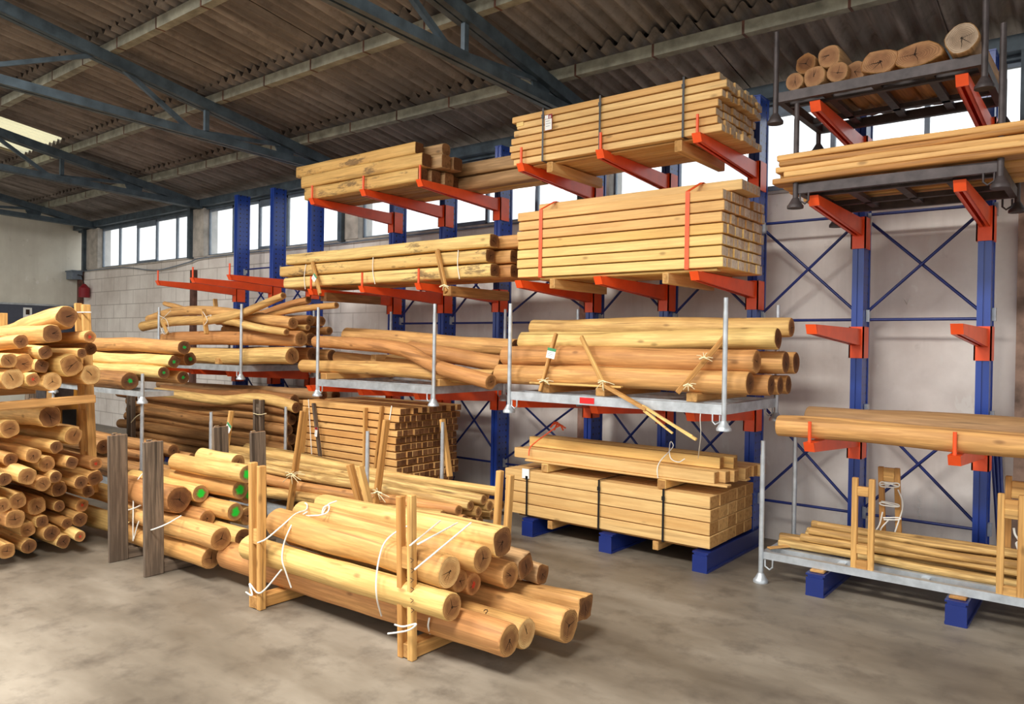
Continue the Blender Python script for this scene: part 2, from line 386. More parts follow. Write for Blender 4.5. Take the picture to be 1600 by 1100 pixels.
LOGN = [0]
def log(a, b, r, r2=None, mids=(), mat='log', end='end', square=0, name='timber_log', seg=18, bend=None, aspect=1.0, rough=.06, roll=None):
    """one peeled trunk from a to b as its own mesh, origin at mid length, X along the trunk"""
    LOGN[0] += 1; rnd = random.Random(LOGN[0]*7+3)
    a, b = Vector(a), Vector(b); r2 = r if r2 is None else r2
    X = (b-a).normalized(); up = Vector((0, 0, 1)); Yv = up.cross(X).normalized(); Zv = X.cross(Yv)
    mid = (a+b)/2; R = Matrix((X, Yv, Zv)).transposed()
    P = [a]+[Vector(q) for q in mids]+[b]; L = (b-a).length
    nr = max(8, int(L/.14)) if not mids else max(16, int(L/.1))
    if bend is None: bend = .007*L
    pts = catmull(P, nr); ph = rnd.uniform(0, 9); off = Vector((rnd.uniform(-50, 50),)*3); vs, fs, mi, sm, uvs = [], [], [], [], []
    loc = [R.inverted() @ (p-mid) for p in pts]
    ro = rnd.uniform(-.5, .5) if roll is None else roll
    if square > .25: seg = 24
    prof = [(0, -.0, .93), (0, .012, 1.0)] + [(i, 0, 1) for i in range(1, nr)] + [(nr, -.012, 1.0), (nr, 0, .93)]
    for (i, dx, k) in prof:
        t = i/nr; c = loc[i]; rr = (r+(r2-r)*t)*k
        w = math.sin(t*PI)*bend
        cy = c.y + math.sin(t*2.3*PI+ph)*w; cz = c.z + math.sin(t*1.7*PI+ph*1.7)*w*.7
        for j in range(seg):
            th = 2*PI*j/seg
            q = 1 + rough*(noise.noise(Vector((t*L*2.2, math.cos(th)*1.3, math.sin(th)*1.3))+off)*1.6)
            if square:
                sq = 1/max(abs(math.cos(th)), abs(math.sin(th)))
                q *= (1-square*.06)*(1-square) + square*min(sq, 1.36)*(1-square*.06)
            vs.append((c.x+dx, cy+math.cos(th+ro)*rr*q, cz+math.sin(th+ro)*rr*q*aspect))
    n = len(prof)
    for i in range(n-1):
        for j in range(seg):
            fs.append((i*seg+j, i*seg+(j+1) % seg, (i+1)*seg+(j+1) % seg, (i+1)*seg+j)); mi.append(0); sm.append(True)
            uvs.append([(i/n, j/seg), (i/n, (j+1)/seg), ((i+1)/n, (j+1)/seg), ((i+1)/n, j/seg)])
    disc = [(math.cos(2*PI*j/seg), math.sin(2*PI*j/seg)) for j in range(seg)]
    fs.append(tuple(reversed(range(seg)))); mi.append(1); sm.append(False); uvs.append(list(reversed(disc)))
    fs.append(tuple(range((n-1)*seg, n*seg))); mi.append(1); sm.append(False); uvs.append(disc)
    me = bpy.data.meshes.new(name); me.from_pydata(vs, [], fs); me.materials.append(M[mat]); me.materials.append(M[end])
    me.polygons.foreach_set('material_index', mi); me.polygons.foreach_set('use_smooth', sm)
    u = me.uv_layers.new(name='UVMap'); u.data.foreach_set('uv', [c for f in uvs for p in f for c in p]); me.update()
    o = bpy.data.objects.new(name, me); COL.objects.link(o)
    mw = R.to_4x4(); mw.translation = mid; o.matrix_world = mw
    return o

_tm = {}
def timber_mesh(L, w, h, side, cut, bev=.005):
    key = (round(L, 2), round(w, 3), round(h, 3), side, cut)
    if key not in _tm:
        bm = bmesh.new(); bmesh.ops.create_cube(bm, size=1)
        for v in bm.verts: v.co = Vector((v.co.x*L, v.co.y*w, v.co.z*h))
        bmesh.ops.bevel(bm, geom=list(bm.edges), offset=bev, segments=1, affect='EDGES')
        for f in bm.faces: f.material_index = 1 if abs(f.normal.x) > .9 else 0
        me = bpy.data.meshes.new('sawn_timber'); bm.to_mesh(me); bm.free()
        me.materials.append(M[side]); me.materials.append(M[cut]); _tm[key] = me
    return _tm[key]
def timber(name, a, b, w, h, side='sawn', cut='cut_tan', roll=0, parent=None):
    a, b = Vector(a), Vector(b); X = (b-a).normalized()
    up = Vector((0, 0, 1)) if abs(X.z) < .9 else Vector((0, -1, 0))
    Yv = up.cross(X).normalized(); Zv = X.cross(Yv)
    o = bpy.data.objects.new(name, timber_mesh((b-a).length, w, h, side, cut)); COL.objects.link(o)
    mw = (Matrix((X, Yv, Zv)).transposed() @ Matrix.Rotation(roll, 3, 'X')).to_4x4(); mw.translation = (a+b)/2
    if parent: o.parent = parent; mw.translation = (a+b)/2 - parent.location
    o.matrix_basis = mw
    return o

# ================================================================== THE HALL
XL, XR, YW = -19.9, 4.0, 8.0
ROOF = lambda y: 4.90 + .188*(7.75-y)
struct(MB().box((XL-.3, -12, -.2), (XR+.3, YW+.3, 0)).build('floor', M['floor']))
struct(MB().box((XL-.3, YW, 0), (XR, YW+.3, 3.63)).build('wall_back', M['wall']))
struct(MB().box((XL-.3, -9, 0), (XL, YW+.3, 8.2)).build('wall_gable', M['gable']))
# unseen side wall; its wide opening is added so light reaches end faces
struct(MB().box((XR, 7.3, 0), (XR+.3, YW+.3, 8.2)).box((XR, -9, 5.0), (XR+.3, 7.3, 8.2)).box((XR, -9, 0), (XR+.3, -7, 5.0)).build('wall_side', M['gable']))
struct(MB().box((XL, YW, 4.58), (XR, YW+.2, 4.62)).box((XL, YW-.12, 4.62), (XR, YW+.12, 4.76)).build('trim_1', M['steelblue']))
struct(MB().box((XL, YW-.03, 3.63), (XR, YW+.3, 3.66)).build('trim_2', M['plasterpost']))

# posts between the windows, one every 4.6 m
POSTS = [-19.02, -14.26, -9.62, -5.0, -.42]
PW = [.6, .4, .32, .32, .34]
for i, (x, w) in enumerate(zip(POSTS, PW)):
    p = MB().box((x-w/2, YW-.05, 3.66), (x+w/2, YW+.25, 4.6)).build('window_post', M['plasterpost']); struct(p)
    st = MB().box((x-w/2-.1, YW-.12, 3.63), (x-w/2+.0, YW+.0, 4.62)).build('window_post', M['steelblue']); struct(st)
struct(MB().box((-19.72, YW-.09, 0), (-19.56, YW+.01, 3.63)).build('trim_3', M['rust']))
struct(MB().box((-14.52, YW-.07, 0), (-14.36, YW+.01, 3.40)).build('trim_4', M['rust']))
struct(MB().box((-5.26, YW-.03, 0), (-5.12, YW+.01, 3.2)).build('trim_5', M['brick']))
struct(MB().box((-.69, YW-.06, 0), (-.40, YW+.01, 3.63)).build('trim_6', M['stained']))

def window(i, x0, x1, n=5, kink=()):
    root = empty('window_%d' % i, (x0, YW+.08, 3.66)); struct(root)
    h, w = .92, x1-x0
    f = MB()
    for k in range(n+1):
        x = w*k/n; f.box((x-.022, -.02, 0), (x+.022, .03, h))
    f.box((0, -.02, 0), (w, .03, .035)); f.box((0, -.02, h-.045), (w, .03, h))
    for k in kink: f.box((w*k/n, -.035, h-.12), (w*(k+1)/n, .02, h-.03)); f.box((w*k/n+.02, -.035, .02), (w*(k+1)/n-.02, .02, .07))
    struct(f.build('window_frame', M['frame'], root))
    for k in range(n):
        struct(MB().box((w*k/n+.022, .0, .035), (w*(k+1)/n-.022, .006, h-.045)).build('pane', M['pane'], root))
window(1, -18.72, -14.46, 5, (2,)); window(2, -14.06, -9.78, 5, (2,)); window(3, -9.46, -5.16, 5, (2,))
window(4, -4.84, -.59, 5, (2,)); window(5, -.25, XR, 5)

# corrugated roof: sheets lap over each purlin, run up the slope
PUR = [6.9 - 1.36*k for k in range(11)]
def roof():
    mb = MB(); cover = MB(); per, amp = .177, .046
    edges = [8.45] + PUR + [-8.4]; wd = 5.5*per
    nx = int((XR-XL)/(wd))+1
    for row in range(len(edges)-1):
        y0, y1 = edges[row], edges[row+1]-.16
        for c in range(nx):
            x0 = XL+c*wd; x1 = min(x0+wd+.15, XR); n = max(2, int(round((x1-x0)/per*8)))
            lift = .014*((c+row) % 2)
            vs = []
            for j in range(n+1):
                x = x0+(x1-x0)*j/n; w = amp*math.cos((x-XL)/per*2*PI)
                vs += [(x, y0, ROOF(y0)+.075+w+lift), (x, y1, ROOF(y1)+.02+w+lift)]
            fs = [(2*j, 2*j+1, 2*j+3, 2*j+2) for j in range(n)]
            sky = 1 if (row in (2,) and -16.4 < x0 < -15.0) or (row in (5,) and c % 4 == 1) else 0
            mb.add(vs, fs, sky, True)
            if not sky:
                ya, yb = edges[row], edges[row+1]
                cover.add([(x0, ya, ROOF(ya)+.17), (x0+wd, ya, ROOF(ya)+.17), (x0+wd, yb, ROOF(yb)+.17), (x0, yb, ROOF(yb)+.17)], [(0, 1, 2, 3)])
    struct(cover.build('roof_leak_block', [M['roof']]))  # added unseen layer above the sheets, blocks light leaking through the laps
    o = mb.build('ceiling', [M['roof'], M['skylight']]); return struct(o)
roof()
for y in PUR:
    z = ROOF(y)-.075
    pb = MB().box((XL, y-.05, z-.07), (XR, y+.05, z+.05))
    x = XL+.4
    while x < XR:
        pb.box((x-.012, y-.053, z-.073), (x+.012, y+.053, z+.052), 1); x += .93
    struct(pb.build('roof_purlin', [M['purlin'], M['rust']]))

def truss(x):
    root = empty('roof_truss', (x, 0, 0)); struct(root)
    rz = lambda y: ROOF(y)-.215
    bz = lambda y: 4.64+.031*(7.85-y)
    up = (1, 0, 0)
    m = MB()
    for s in (-.045, .045):
        m.bar((s, 7.95, rz(7.95)), (s, -8.2, rz(-8.2)), .13, .07, up)
    struct(m.build('rafter', M['steelblue'], root))
    m = MB()
    for s in (-.045, .045): m.bar((s, 7.95, bz(7.95)), (s, -8.2, bz(-8.2)), .10, .06, up)
    struct(m.build('tie_bar', M['steelblue'], root))
    m = MB()
    for y, yy in ((5.42, 4.25), (2.7, 1.45), (.0, -1.3)):
        m.bar((0, y, bz(y)), (0, y, rz(y)), .06, .05, up)
        m.bar((0, y-.15, bz(y)), (0, yy, rz(yy)), .055, .05, up)
    m.bar((0, 5.25, bz(5.25)+.03), (0, 6.55, rz(6.55)-.06), .05, .05, up)
    m.bar((0, 4.0, rz(4.0)-.03), (0, 2.7, bz(2.7)+.03), .05, .05, up)
    struct(m.build('web_bar', M['steelblue'], root))
    m = MB()
    y = 6.65; m.add([(-.01, y-.22, rz(y)+.02), (-.01, y+.16, rz(y)-.03), (-.01, y+.12, bz(y)), (-.01, y-.1, bz(y)),
                     (.01, y-.22, rz(y)+.02), (.01, y+.16, rz(y)-.03), (.01, y+.12, bz(y)), (.01, y-.1, bz(y))],
                    [(0, 1, 2, 3), (7, 6, 5, 4), (0, 4, 5, 1), (1, 5, 6, 2), (2, 6, 7, 3), (3, 7, 4, 0)])
    struct(m.build('gusset_plate', M['steelblue'], root))
for x in (-18.85, -14.17, -9.55, -4.93, -.3): truss(x)

# small fittings on the walls
def wire(name, pts, r, mat, n=6): return MB().tube(catmull([Vector(p) for p in pts], 40), r, n).build(name, M[mat])
tag(wire('electric_cable', [(-19.4, 7.94, 3.62), (-17.4, 7.94, 3.60), (-15.9, 7.94, 3.47), (-14.6, 7.94, 3.56), (-13.8, 7.94, 3.62), (-9.6, 7.94, 3.61), (-5.5, 7.94, 3.62)], .012, 'frame'),
    'thin grey cable sagging along the wall under the windows', 'cable')
tag(MB().box((-19.86, 7.72, 3.42), (-19.5, 7.94, 3.62)).box((-19.88, 7.70, 3.60), (-19.48, 7.95, 3.63)).build('junction_box', M['frame']),
    'small grey box in the wall corner below the window sill', 'box')
t = empty('red_cover', (-19.2, 7.86, 3.1))
MB().tube([(0, 0, -.12), (0, 0, .10)], .12, 12).tube([(0, 0, .1), (0, 0, .2)], [.12, .03], 12).build('cover', M['dkred'], t)
MB().tube([(0, 0, .19), (-.1, -.02, .4), (-.28, -.03, .42)], .012, 6).build('lead', M['rubber'], t)
tag(t, 'small dark red cover hanging from the grey corner box', 'cover')
t = empty('notice_board', (XL+.08, 7.4, 2.6))
MB().box((-.02, -.98, -.5), (.0, .98, .18)).build('panel', M['boardface'], t)
MB().box((-.02, -1.0, -.5), (.025, -.96, .2)).box((-.02, .96, -.5), (.025, 1.0, .2)).box((-.02, -1.0, .16), (.025, 1.0, .2)).build('frame', M['galv'], t)
MB().box((.0, -.18, -.16), (.012, .0, .1)).build('card', M['paper'], t)
MB().box((.012, -.13, -.06), (.016, -.05, .06)).build('clip', M['ink'], t)
t.location.x = XL+.05; t.location.y = 6.98
tag(t, 'slate grey board with a silver frame on the cream end wall', 'board')
# chalk writing on the back wall
def strokes(name, lines, r, label):
    mb = MB()
    for L in lines: mb.tube([at(x, y, Y=YW-.004) for x, y in L], r, 6)
    return tag(mb.build(name, M['chalk']), label, 'chalk mark')
strokes('chalk_mark', [[(1413, 467), (1417, 476), (1421, 467)], [(1423, 477), (1427, 477)]], .0035, 'white chalk letter V with a dash on the concrete wall')
mb = MB()
for k in range(6):
    y = 775+k*6
    mb.tube([at(1433, y, Y=YW-.004), at(1440, y+1, Y=YW-.004)], .003, 5); mb.tube([at(1434+(k % 3)*2, y-2, Y=YW-.004), at(1435+(k % 2)*3, y+4, Y=YW-.004)], .003, 5)
tag(mb.build('wall_writing', M['chalk']), 'faint white upright writing low on the wall behind wrapped stakes', 'writing')

# ================================================================== CANTILEVER RACKING
YF, YB = 7.5, 7.75
def rack(xs, label, arms, bases, braces, top=4.53):
    x0 = sum(xs)/len(xs)
    root = empty('cantilever_rack', (x0, YF, 0)); tag(root, label, 'racking')
    for x in xs:
        X = x-x0
        m = MB()
        m.box((X-.05, 0, 0), (X-.006, .03, top)).box((X+.006, 0, 0), (X+.05, .03, top)).box((X-.012, .012, 0), (X+.012, .03, top))
        m.box((X-.044, .028, 0), (X+.042, .222, top)).box((X-.05, .22, 0), (X+.05, .25, top)).box((X-.055, -.004, top), (X+.055, .255, top+.012))
        # origin at the upright's own foot so that the punched holes start at its base
        up = m.build('upright', M['blue_up'], root)
        for z in (.48, 1.44, 2.32, 3.22):
            MB().box((X+.045, .13, z-.05), (X+.075, .19, z+.06)).build('clip', M['galv'], up)
    for X, tip in bases:
        X -= x0; b = MB(); L = tip-YF
        b.box((X-.06, L, .02), (X+.06, .25, .17)); b.box((X-.075, L+.0, .0), (X+.075, .25, .02)); b.box((X-.07, L-.012, .0), (X+.07, L, .15))
        b.box((X-.075, L-.002, .165), (X+.075, .25, .18))
        b.build('base_foot', M['blue'], root)
    for X, z, tip, pin in arms:
        X -= x0; tip -= YF; w = .04
        a = MB(); zr, zt = z-.155, z-.075
        # top plate, two cheeks, open lower side; the tip is closed by a slanted plate
        a.add([(X-w, tip, z), (X+w, tip, z), (X+w, 0, z), (X-w, 0, z), (X-w, tip, z-.012), (X+w, tip, z-.012), (X+w, 0, z-.012), (X-w, 0, z-.012)],
              [(0, 3, 2, 1)[::-1], (4, 5, 6, 7)[::-1], (0, 1, 5, 4), (2, 3, 7, 6), (1, 2, 6, 5), (3, 0, 4, 7)])
        for s in (-1, 1):
            xa, xb = X+s*w, X+s*(w-.01)
            a.add([(xa, tip+.02, z-.012), (xa, 0, z-.012), (xa, 0, zr), (xa, tip+.05, zt), (xb, tip+.02, z-.012), (xb, 0, z-.012), (xb, 0, zr), (xb, tip+.05, zt)],
                  [(0, 1, 2, 3), (7, 6, 5, 4), (0, 4, 5, 1), (1, 5, 6, 2), (2, 6, 7, 3), (3, 7, 4, 0)])
            xi = X+s*(w-.028)
            a.add([(xa, tip+.05, zt), (xa, 0, zr), (xi, 0, zr), (xi, tip+.05, zt)], [(0, 1, 2, 3)])
        a.add([(X-w, tip-.01, z), (X+w, tip-.01, z), (X+w, tip+.03, zt), (X-w, tip+.03, zt), (X-w, tip+.006, z), (X+w, tip+.006, z), (X+w, tip+.046, zt), (X-w, tip+.046, zt)],
              [(3, 2, 1, 0), (4, 5, 6, 7), (0, 1, 5, 4), (1, 2, 6, 5), (2, 3, 7, 6), (3, 0, 4, 7)])
        ao = a.build('arm', M['orange'], root)
        b = MB(); b.box((X-.065, -.012, z-.27), (X+.065, 0, z+.02)).box((X-.065, -.012, z-.27), (X-.053, .16, z+.02)).box((X+.053, -.012, z-.27), (X+.065, .16, z+.02))
        b.build('bracket', M['orange'], ao)
        if pin: MB().tube([(X, tip+.02, z-.005), (X, tip+.02, z+.165)], .0135, 8).build('pin', M['orange'], ao)
    rr = .014
    for a_, b_ in braces:
        A, B = min(a_, b_)-x0+.06, max(a_, b_)-x0-.06
        for z in (.47, 2.29, 3.27):
            MB().tube([(A, .16, z), (B, .16, z)], rr, 8).build('brace', M['blue'], root)
        for z0, z1 in ((.53, 1.43), (2.37, 3.2)):
            MB().tube([(A, .15, z0), (B, .15, z1)], rr, 8).build('brace', M['blue'], root)
            MB().tube([(A, .18, z1), (B, .18, z0)], rr, 8).build('brace', M['blue'], root)
    return root
TIP = 6.15
c0, c1, c2, c3, c4 = -.885, -1.885, -2.88, -3.86, -4.81
e0, e1, e2 = -6.22, -7.19, -8.19
f0, f1, f2 = -10.1, -11.12, -12.2
Z_P1, Z_P2, Z_GP, Z_A, Z_B, Z_C, Z_D = 3.86, 2.665, 1.44, 3.95, 3.21, 2.20, 1.27
Z_L5, Z_L2, Z_F, Z_FG = 3.86, 2.69, 2.96, 1.56
arms = [(c, Z_P1, TIP, True) for c in (c2, c3, c4)] + [(c, Z_P2, TIP, False) for c in (c2, c3, c4)] + [(c, Z_GP, 6.12, False) for c in (c2, c3, c4)]
arms += [(c, z, TIP, p) for c in (c0, c1) for z, p in ((Z_A, False), (Z_B, False), (Z_C, False), (Z_D, True))]
arms += [(e, Z_L5, 6.1, True) for e in (e0, e1, e2)] + [(e, Z_L2, 6.1, True) for e in (e0, e1, e2)] + [(e, Z_GP, 6.1, False) for e in (e0, e1, e2)]
rack([c0, c1, c2, c3, c4, e0, e1, e2], 'long blue cantilever rack with orange arms along the window wall', arms,
     [(c, 6.38) for c in (c0, c1, c2, c3, c4, e0, e1, e2)], [(c0, c1), (c1, c2), (c2, c3), (c3, c4), (c4, e0), (e0, e1), (e1, e2)])
rack([f0, f1, f2], 'short blue rack of three uprights by the corner with empty top arms', [(f, Z_F, 6.1, True) for f in (f0, f1, f2)] + [(f, Z_FG, 6.1, False) for f in (f0, f1, f2)],
     [(f, 6.3) for f in (f0, f1, f2)], [(f0, f1), (f1, f2)], 4.56)

# ================================================================== POST PALLETS
def pallet(label, x0, x1, y0, y1, zf, zc, zt, mat='galv', rails=2, cone=True, group=None, hooks=True, posts=None, fh=.085, sticker=None):
    """steel frame on four tubular posts; zf frame top, zc foot, zt post top (one value or one per post)"""
    root = empty('post_pallet', ((x0+x1)/2, (y0+y1)/2, zc)); tag(root, label, 'pallet', group)
    cx, cy = root.location.x, root.location.y
    f = MB(); L, w = .05, .06
    lo, hi = zf-fh-zc, zf-zc
    X0, X1, Y0, Y1 = x0-cx, x1-cx, y0-cy, y1-cy
    f.box((X0, Y0, lo), (X1, Y0+L, hi)).box((X0, Y1-L, lo), (X1, Y1, hi)).box((X0, Y0+L, lo), (X0+L, Y1-L, hi)).box((X1-L, Y0+L, lo), (X1, Y1-L, hi))
    f.box((X0+L, Y0+.19, lo+.004), (X1-L, Y0+.235, hi)).box((X0+L, Y1-.33, lo+.02), (X1-L, Y1-.28, hi-.015))
    f.build('frame', M[mat], root)
    for k in range(rails):
        x = X0+(X1-X0)*(k+1)/(rails+1)
        MB().box((x-.03, Y0+L, lo+.02), (x+.03, Y1-L, hi-.02)).build('cross_bar', M[mat], root)
    for n, (px, py) in enumerate(((X0, Y0), (X1, Y0), (X0, Y1), (X1, Y1))):
        top = zt[n] if isinstance(zt, (tuple, list)) else zt
        if top is None: continue
        r = .021
        ps = MB().tube([(px, py, .03 if cone else 0), (px, py, top-zc-.12)], r, 12).tube([(px, py, top-zc-.13), (px, py, top-zc)], r*.9, 12).build('post', M[mat], root)
        if cone:
            MB().tube([(px, py, .0), (px, py, .02), (px, py, .035), (px, py, .08)], [.062, .062, .05, .024], 14).build('foot', M[mat], ps)
        if hooks:
            sx = 1 if px < 0 else -1
            MB().tube([(px+sx*.035, py, lo-.005), (px+sx*.035, py, lo-.06), (px+sx*.075, py, lo-.085), (px+sx*.1, py, lo-.06), (px+sx*.1, py, lo)], .008, 6).build('hook', M[mat], root)
    if sticker is not None:
        MB().box((sticker-cx-.08, Y0-.003, lo+.015), (sticker-cx+.08, Y0, hi-.015)).build('sticker', M['red'], root)
    return root

# ================================================================== SAWN TIMBER PACKS
def pack(x0, x1, y0, z0, rows, cols, w, h, side, cut, where, group, gap=.004, lay=.006, skip=(), jit=.03, sides=None, rowshift=None, rnd=1, from_top=True):
    rg = random.Random(rnd)
    for r in range(rows):
        sh = rowshift[r] if rowshift else rg.uniform(-jit, jit)*.5
        for c in range(cols):
            if (r, c) in skip: continue
            dx = sh + rg.uniform(-jit, jit)*.45
            y = y0 + w/2 + c*(w+gap) + rg.uniform(-.002, .002); z = z0 + h/2 + r*(h+lay)
            sd = sides[r] if sides else side
            o = timber('sawn_timber', (x0+dx, y, z), (x1+dx, y, z), w, h, sd, cut)
            tag(o, 'squared timber, %s layer from bottom, %s from aisle, %s' % (ORD[r+1], ORD[c+1], where), 'timber', group)

def strap_loop(x, y0, y1, z0, z1, mat, label, name='steel_strap', lean=0, w=.02, t=.003, group=None):
    mb = MB(); g = .003
    mb.box((x-w/2, y0-g-t, z0-g), (x+w/2, y0-g, z1+g+t)).box((x-w/2, y1+g, z0-g), (x+w/2, y1+g+t, z1+g+t))
    mb.box((x-w/2, y0-g-t, z1+g), (x+w/2, y1+g+t, z1+g+t)).box((x-w/2, y0-g-t, z0-g-t), (x+w/2, y1+g+t, z0-g))
    mb.box((x-w/2-.006, y0-g-t-.004, z1-.10), (x+w/2+.006, y0-g-t, z1-.06))
    return tag(mb.build(name, M[mat]), label, 'strap', group)

def bearer(label, a, b, w, h, side='sawn', cut='cut_tan', group=None, name='wooden_bearer', cat='bearer'):
    return tag(timber(name, a, b, w, h, side, cut), label, cat, group)

# pack on the top arms, three black straps
pack(-4.97, -2.70, 6.22, 3.865, 7, 11, .0785, .062, 'sawn', 'cut_grey', 'highest black strapped pack', 'timbers of the high black-strapped pack', lay=.012, jit=.04,
     rowshift=[.03, -.03, -.035, -.03, .03, .04, -.01], rnd=3)
for x, n in ((-4.56, 'nearest the wall corner'), (-3.89, 'in the middle'), (-3.03, 'beside the end grain')):
    strap_loop(x, 6.20, 7.14, 3.862, 4.385, 'black', 'black strap around the highest pack, '+{'nearest the wall corner': 'by its red label', 'in the middle': 'at mid length', 'beside the end grain': 'by the grey ends'}[n], group='straps of the high pack')
for (px, py), n in (((853, 262), 'under the label end'), ((1052, 230), 'near the grey ends')):
    p = at(px, py, Y=6.25); bearer('wooden bearer hanging below the highest pack, %s' % n, (p.x+.05, 6.24, 3.80), (p.x+.05, 7.2, 3.80), .07, .10)
bearer('thin batten along the underside of the highest pack', (-4.75, 6.34, 3.852), (-2.98, 6.34, 3.852), .09, .016)
def card(name, label, c, w, h, head, mat, parent_rot=(0, 0, 0), lines=4):
    t = empty(name, c); t.rotation_euler = parent_rot
    MB().box((-w/2, -.002, -h/2), (w/2, 0, h/2)).build('sheet', M['paper'], t)
    MB().box((-w/2, -.004, h/2-head), (w/2, -.002, h/2)).build('header', M[mat], t)
    b = MB()
    for k in range(lines): b.box((-w*.36, -.0035, h*.22-k*h*.16), (w*(.3-.12*(k % 2)), -.002, h*.22-k*h*.16+h*.03))
    b.build('print', M['grey'], t)
    return tag(t, label, 'label')
p = at(857, 191, Y=6.19)
t = card('paper_label', 'white paper label with a dark red corner on the highest pack', (p.x, 6.19, p.z), .085, .155, .045, 'dkred')
MB().box((-.0425, -.0045, .035), (.0, -.0042, .072)).build('print', M['paper'], t)
m_ = MB()
for a, b in (((.014, .06), (.03, .06)), ((.03, .06), (.03, .05)), ((.03, .05), (.014, .05)), ((.014, .05), (.014, .04)), ((.014, .04), (.03, .04)), ((.014, .06), (.014, .05)), ((.03, .05), (.03, .04))):
    m_.bar((a[0], -.0046, a[1]), (b[0], -.0046, b[1]), .002, .005)
m_.build('print', M['paper'], t)
m_ = MB(); w, h = .0425, .0775
m_.box((-w-.003, -.003, -h), (-w, 0, h)).box((w, -.003, -h), (w+.003, 0, h)).box((-w, -.003, -h-.003), (w, 0, -h)); m_.build('border', M['dkred'], t)
p = at(812, 194, Y=6.21)
tag(MB().box((p.x-.045, 6.214, p.z-.02), (p.x+.045, 6.2185, p.z+.02)).build('paper_slip', M['sawn_y']), 'small yellow slip on the highest pack beside its label', 'slip')

# pack on the second arms, orange straps; its topmost layer is short of timbers
pack(-4.88, -2.655, 6.22, 2.70, 7, 11, .0825, .085, 'sawn_o', 'cut_grey', 'orange strapped pack', 'timbers of the orange-strapped pack', lay=.012, jit=.018,
     sides=['sawn_y', 'sawn_y', 'sawn_y', 'sawn_y', 'sawn_o', 'sawn_o', 'sawn_o'], rnd=5, skip=[(6, 7)])
for c in (2, 3, 4, 5, 6):
    y = 6.22+.0825/2+c*.0865; o = timber('sawn_timber', (-4.74, y, 3.425), (-2.56, y, 3.425), .0825, .09, 'sawn', 'cut_grey')
    tag(o, 'loose timber topmost on the orange strapped pack, %s from aisle' % ORD[c-1], 'timber', 'timbers of the orange-strapped pack')
for x, n in ((-4.58, 'far end'), (-2.98, 'grey-ended end')):
    z0, z1 = 2.70, 3.372
    mb = MB().box((x-.02, 6.209, z0-.006), (x+.02, 6.213, z1+.006)).box((x-.02, 6.209, z0-.009), (x+.02, 7.185, z0-.005)).box((x-.02, 7.181, z0-.009), (x+.02, 7.185, z1+.006))
    mb.bar((x, 6.211, z1+.004), (x+.05, 6.388, 3.479), .04, .004, (0, -.4, 1)).bar((x+.05, 6.385, 3.477), (x+.05, 6.80, 3.477), .04, .004).bar((x+.05, 6.80, 3.477), (x+.02, 6.88, z1+.006), .04, .004).bar((x+.02, 6.88, z1+.006), (x, 7.183, z1+.006), .04, .004)
    tag(mb.build('fabric_strap', M['ostrap']), 'orange strap around the second-tier pack near its %s' % n, 'strap')
bearer('thin batten along the underside of the orange-strapped pack', (-4.62, 6.31, 2.683), (-2.72, 6.31, 2.683), .09, .02, 'sawn_y')
for (px, py), n in (((863, 450), 'far'), ((1040, 440), 'near its grey ends')):
    p = at(px, py, Y=6.25); bearer('wooden bearer below the orange-strapped pack, the %s' % ('one near its grey ends' if 'grey' in n else 'one by its darker end'), (p.x, 6.24, 2.625), (p.x, 7.25, 2.625), .06, .095)

# heavy pack standing on the base feet
pack(-5.165, -2.815, 6.43, .205, 4, 5, .2, .111, 'sawn', 'cut_tan', 'heavy floor level pack', 'timbers of the floor-level pack', lay=.008, jit=.012, rnd=8)
for x, n in ((-4.86, 'by its white slip'), (-3.97, 'at mid length'), (-3.27, 'near its end grain')):
    strap_loop(x, 6.42, 7.455, .203, .682, 'black', 'black strap around the floor-level pack, the one %s' % n, group='straps of the floor pack')
for y, n in ((6.52, 'nearest the aisle'), (6.95, 'second from the aisle'), (7.38, 'by the wall')):
    bearer('flat batten under the floor-level pack, the one %s' % n.replace('nearest the', 'next to the'), (-5.0, y, .192), (-2.95, y, .192), .1, .02, 'board')
for (px, n) in ((863, 'second'), (1028, 'fourth')):
    p = at(px, 830, Y=6.5); bearer('short wooden bearer below the floor-level pack, %s' % ('beside the middle blue foot' if n == 'second' else 'beside the last blue foot'), (p.x, 6.45, .14), (p.x, 7.4, .14), .06, .085, 'board')
p = at(821, 740, Y=6.41); tag(MB().box((p.x-.045, 6.41, p.z-.05), (p.x+.045, 6.4205, p.z+.05)).build('paper_slip', M['paper']), 'white paper slip stapled to the floor-level pack', 'slip')

# loose beams stacked on the floor-level pack
for px, n in ((853, 'near the white slip'), (1036, 'near the end grain')):
    p = at(px, 745, Y=6.47); bearer('wooden bearer between the floor pack and loose beams, %s' % n, (p.x, 6.44, .725), (p.x, 7.3, .725), .085, .085, 'sawn_y')
for y, n in ((6.5, 'next to the aisle'), (6.95, 'middle one'), (7.3, 'by the wall')):
    bearer('thin board under the loose beams, %s' % n, (-4.92, y, .779), (-2.67, y, .779), .1, .02, 'sawn')
for c in range(8):
    y = 6.52 + c*.104; dx = (0, .06, .10, .03, .12, .1, .12, .16)[c]
    o = timber('sawn_timber', (-5.10+dx*.6, y+.03, .842), (-2.79+dx, y-.02, .842), .1, .104, 'sawn', 'cut_tan')
    tag(o, 'loose square beam on the floor-level pack, %s from the aisle' % ORD[c+1], 'timber', 'loose beams on the floor pack')
for c in range(3):
    y = 6.70+c*.098; dx = (0, .09, .05)[c]
    o = timber('sawn_timber', (-5.03+dx, y+.02, .951), (-2.82+dx, y-.02, .951), .092, .104, 'sawn_y', 'cut_tan')
    tag(o, 'yellow square beam topmost over the loose beams, %s from the aisle' % ORD[c+1], 'timber', 'topmost loose beams')
